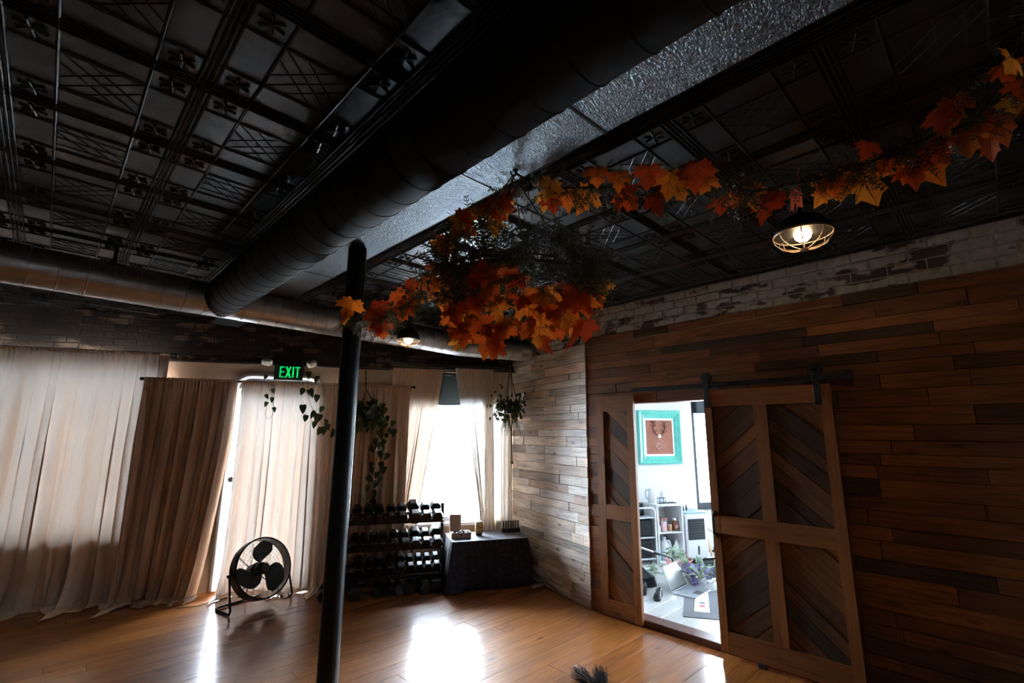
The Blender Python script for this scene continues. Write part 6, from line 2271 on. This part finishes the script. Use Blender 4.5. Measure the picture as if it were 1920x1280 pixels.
def shoe(label, p, rz):
    t = thing('black_shoe', label, 'shoe', p, rz, 'pair of shoes'); t.scale = (0.82, 0.82, 0.82)
    out = [(0.0, -0.135, 0.030), (0.034, -0.12, 0.034), (0.040, -0.06, 0.036), (0.034, 0.0, 0.036), (0.046, 0.06, 0.04), (0.044, 0.105, 0.036), (0.022, 0.138, 0.03), (0, 0.145, 0.03)]
    ol = [(x, y) for x, y, _ in out] + [(-x, y) for x, y, _ in reversed(out[1:-1])]
    n = len(ol)
    b = MB()
    P = [(x, y, 0) for x, y in ol] + [(x * 1.06, y * 1.03, 0.012) for x, y in ol] + [(x * 1.04, y * 1.02, 0.026) for x, y in ol]
    Fc = [tuple(range(n - 1, -1, -1)), tuple(range(2 * n, 3 * n))]
    for k in range(2):
        Fc += [(k * n + i, k * n + (i + 1) % n, (k + 1) * n + (i + 1) % n, (k + 1) * n + i) for i in range(n)]
    b.add(P, Fc); b.build('sole', M['rubber'], t)
    b = MB()
    hz = lambda y: 0.092 if y < -0.03 else 0.092 - (y + 0.03) * 0.26
    P = []
    for k, (sc_, zt) in enumerate(((1.0, 0.026), (1.0, 0.045), (0.88, 0.072), (0.62, 0.09))):
        for x, y in ol:
            P.append((x * sc_, y * (1 - 0.05 * k) - 0.004 * k, 0.026 + (hz(y) - 0.026) * (zt - 0.026) / 0.064))
    Fc = []
    for k in range(3):
        Fc += [(k * n + i, k * n + (i + 1) % n, (k + 1) * n + (i + 1) % n, (k + 1) * n + i) for i in range(n)]
    Fc.append(tuple(range(3 * n, 4 * n)))
    b.add(P, Fc); b.build('upper', M['black_plastic'], t, smooth=True)
    b = MB()
    for k in range(4):
        y = 0.0 + k * 0.024; z = hz(y) + 0.002
        b.tube([(-0.026, y, z - 0.012), (0, y, z + 0.004), (0.026, y, z - 0.012)], 0.0032, 5)
    for sg in (-1, 1):
        b.tube([(0, -0.005, hz(0) + 0.006), (sg * 0.028, -0.02, hz(0) + 0.020), (sg * 0.036, 0.01, hz(0) + 0.004), (0, 0.0, hz(0) + 0.006)], 0.0028, 5)
    b.build('laces', M['fanhub'], t)
    b = MB(); b.tube([(0.024 * cos(2 * pi * k / 16), -0.075 + 0.045 * sin(2 * pi * k / 16), 0.092) for k in range(16)], 0.006, 6, True); b.build('collar', M['rubber'], t, smooth=True)
    return t


sp_ = at_z(1234.5, 1121, SF); shoe('black lace-up shoe standing alone on the pale floor near the laptop', (sp_.x, sp_.y, SF), 1.9)
sp2 = at_z(1206.5, 1110, SF); shoe('black shoe half hidden by the narrow barn door panel', (sp2.x, sp2.y, SF), 2.0)

# grey felt mat and printed paper
ma = [at_z(x, y_, SF) for x, y_ in ((1281, 1156), (1356, 1163), (1349, 1108), (1284, 1112))]
mc = sum(ma, Vector()) / 4
b = MB(); P = [p - mc for p in ma]
b.add([(p.x, p.y, 0.0) for p in P] + [(p.x, p.y, 0.006) for p in P], [(3, 2, 1, 0), (4, 5, 6, 7)] + [(i, (i + 1) % 4, 4 + (i + 1) % 4, 4 + i) for i in range(4)])
mt = b.build('felt_mat', M['felt'], loc=mc); tag(mt, 'grey felt mat lying on the pale floor under the printed sheet', 'mat')
pa = [at_z(x, y_, SF + 0.0065) for x, y_ in ((1301.5, 1145.5), (1331, 1148.5), (1327.5, 1110), (1304, 1106))]
pc_ = sum(pa, Vector()) / 4
pp = thing('printed_sheet', 'white sheet with pink and grey printed blocks lying on the felt mat', 'paper', pc_)
def quad(pts, z, th):
    b = MB(); b.add([(p.x, p.y, z) for p in pts] + [(p.x, p.y, z + th) for p in pts], [(3, 2, 1, 0), (4, 5, 6, 7)] + [(i, (i + 1) % 4, 4 + (i + 1) % 4, 4 + i) for i in range(4)]); return b
P = [p - pc_ for p in pa]
quad(P, 0, 0.0009).build('sheet', M['paper'], pp)
def bil(i, j):
    return P[0].lerp(P[1], i).lerp(P[3].lerp(P[2], i), j)
for (i0, i1, j0, j1, mt_) in ((0.34, 0.70, 0.22, 0.30, 'ink_pink'), (0.36, 0.70, 0.36, 0.45, 'ink_grey'), (0.42, 0.74, 0.80, 0.88, 'ink_pink')):
    quad([bil(i0, j0), bil(i1, j0), bil(i1, j1), bil(i0, j1)], 0.001, 0.0004).build('printed_block', M[mt_], pp)

# laptop
A_ = at_z(1261.5, 1111.5, SF + 0.01); B_ = at_z(1289, 1097, SF + 0.01); Cc = at_z(1331, 1106, SF + 0.01)
lx = (B_ - A_); lx.z = 0; LW = lx.length; lx.normalize()
ly = Vector((-lx.y, lx.x, 0))
if (Cc - B_).dot(ly) < 0:
    ly = -ly
LD = LW * 0.70
lt = thing('laptop', 'open silver laptop lying on the pale floor in front of the lilac flowers', 'laptop', ((A_ + B_) / 2).to_tuple()[:2] + (SF,))
LMx = Matrix((lx, ly, Z)).transposed()
b = MB(); b.bbox(-LW / 2, LW / 2, 0.004, LD, 0.001, 0.017, 0.004, LMx); base_ = b.build('base', M['alu'], lt)
b = MB()
for r_i in range(5):
    for c_i in range(12):
        x0 = -LW * 0.41 + c_i * LW * 0.82 / 12; y0 = LD * 0.12 + r_i * LD * 0.40 / 5
        b.box(x0, x0 + LW * 0.82 / 12 * 0.82, y0, y0 + LD * 0.08 * 0.8, 0.0171, 0.0185, LMx)
stuff(b.build('keyboard', M['keys'], base_))
b = MB(); b.box(-LW * 0.17, LW * 0.17, LD * 0.62, LD * 0.93, 0.0171, 0.0176, LMx); b.build('touchpad', M['fanhub'], base_)
op = radians(112)
SM = LMx @ Matrix.Rotation(op - pi / 2, 3, 'X')
# lid: local x across, z up the lid, y thickness ; tilted away from the keyboard
SMx = LMx @ Matrix.Rotation(radians(22), 3, 'X')
b = MB(); b.bbox(-LW / 2, LW / 2, -0.009, -0.002, 0.0, LD, 0.003, SMx); lid = b.build('lid', M['alu'], lt, loc=(0, 0, 0.014))
b = MB(); b.box(-LW / 2 + 0.008, LW / 2 - 0.008, -0.0019, -0.0008, 0.012, LD - 0.01, SMx); b.build('bezel', M['black_plastic'], lid)
b = MB(); b.box(-LW / 2 + 0.014, LW / 2 - 0.014, -0.0007, 0.0002, 0.022, LD - 0.018, SMx); b.build('screen', M['screen'], lid)
b = MB()
for k in range(7):
    w2 = (0.30, 0.22, 0.34, 0.18, 0.30, 0.26, 0.20)[k] * LW
    b.box(-LW * 0.05, -LW * 0.05 + w2, 0.0003, 0.0007, LD * 0.70 - k * LD * 0.055, LD * 0.72 - k * LD * 0.055, SMx)
b.build('screen_lines', M['ink_grey'], lid)

# bouquet of lilac flowers
fl0 = at_z(1321, 1084, SF + 0.08) + (at_z(1321, 1084, SF) - Vector((0, 0, SF))).normalized() * 0.10
bq = thing('flower_bouquet', 'large bunch of lilac flowers with sage leaves lying behind the laptop', 'flowers', (fl0.x, fl0.y, SF))
rF = random.Random(8)
Xd = (at_z(1342, 1092, SF) - at_z(1270, 1088, SF)); Xd.z = 0; XL = Xd.length; Xd.normalize(); Yd = Vector((-Xd.y, Xd.x, 0))
blossom = MB(); 
for k in range(60):
    d = Vector((rF.gauss(0, 1), rF.gauss(0, 1), rF.gauss(0, 1))).normalized(); c = d * 0.042 * rF.uniform(0.75, 1.0); c.z *= 1.25
    s1 = d.orthogonal().normalized(); s1 = Quaternion(d, rF.uniform(0, 6)) @ s1; s2 = d.cross(s1); k_ = 0.014
    blossom.add([c + s1 * k_, c + s2 * k_ + d * 0.003, c - s1 * k_, c - s2 * k_ + d * 0.003, c - d * 0.004], [(0, 1, 4), (1, 2, 4), (2, 3, 4), (3, 0, 4)])
bmesh_ = blossom.mesh('blossom', M['lilac'])
sageb = MB(); sageb.grid(lambda i, j: Vector(((i - 0.5) * 0.30 * sin(pi * min(0.999, j * 0.96 + 0.03)) ** 0.8, j, 0.16 * sin(pi * j) + 0.25 * abs(i - 0.5) * sin(pi * j))), 4, 7)
sagem = sageb.mesh('leaf', M['sage'], True)
for k in range(26):
    p = Vector((0, 0, 0)) + Xd * rF.uniform(-0.55, 0.55) * XL + Yd * rF.uniform(-0.14, 0.16)
    o = link('blossom', bmesh_, bq, (p.x, p.y, rF.uniform(0.055, 0.17)), (rF.uniform(0, 3), rF.uniform(0, 3), rF.uniform(0, 3)))
    s = rF.uniform(0.8, 1.25); o.scale = (s, s, s)
for k in range(95):
    p = Xd * rF.uniform(-0.6, 0.6) * XL + Yd * rF.uniform(-0.18, 0.20) + Z * rF.uniform(0.03, 0.17)
    o = link('leaf', sagem, bq); s = rF.uniform(0.09, 0.15)
    orient(o, Vector((rF.uniform(-1, 1), rF.uniform(-1, 1), rF.uniform(-0.1, 0.8))), Vector((rF.uniform(-0.6, 0.6), rF.uniform(-0.6, 0.6), 1)))
    o.location = p; o.scale = (s, s, s)
b = MB()
for k in range(12):
    a = Xd * rF.uniform(-0.5, 0.2) * XL + Yd * rF.uniform(-0.1, 0.1) + Z * 0.02; e = a + Xd * rF.uniform(-0.2, 0.3) + Yd * rF.uniform(-0.1, 0.2) + Z * rF.uniform(0.05, 0.14)
    b.tube([a, (a + e) / 2 + Z * 0.02, e], 0.003, 5)
b.build('stems', M['sage'], bq)
# second sprig with sage leaves: lies left and sticks up over the basket
for nm, px, py, zz, n_, lab in (('leafy_branch', 1250, 1075, 0.04, 26, 'sage green leafy branch lying on the floor left of the laptop screen'), ('leafy_branch', 1266, 1040, 0.22, 24, 'sage green leafy branch sticking up in front of the cube shelf')):
    c = at_z(px, py, SF + zz) if zz < 0.1 else at_d(px, py, 5.35)
    br_ = thing(nm, lab, 'branch', (c.x, c.y, SF))
    top_ = c.z - SF
    for k in range(n_):
        o = link('leaf', sagem, br_); s = rF.uniform(0.08, 0.13)
        orient(o, Vector((rF.uniform(-1, 1), rF.uniform(-1, 1), rF.uniform(-0.2, 0.9))), Vector((rF.uniform(-1, 1), rF.uniform(-1, 1), 1)))
        spx = 0.16 if zz < 0.1 else 0.09
        o.location = Xd * rF.uniform(-spx, spx) + Yd * rF.uniform(-0.05, 0.05) + Z * max(0.02, top_ + rF.uniform(-0.06, 0.06)); o.scale = (s, s, s)
    b = MB()
    if zz < 0.1:
        b.tube([Xd * -0.2 + Z * 0.03, Z * 0.05, Xd * 0.25 + Z * 0.04], 0.004, 5)
    else:
        b.tube([Xd * 0.16 - Yd * 0.05 + Z * 0.01, Xd * 0.05 + Z * top_ * 0.6, Xd * -0.05 + Z * (top_ + 0.06)], 0.004, 5)
    b.build('stem', M['sage'], br_)
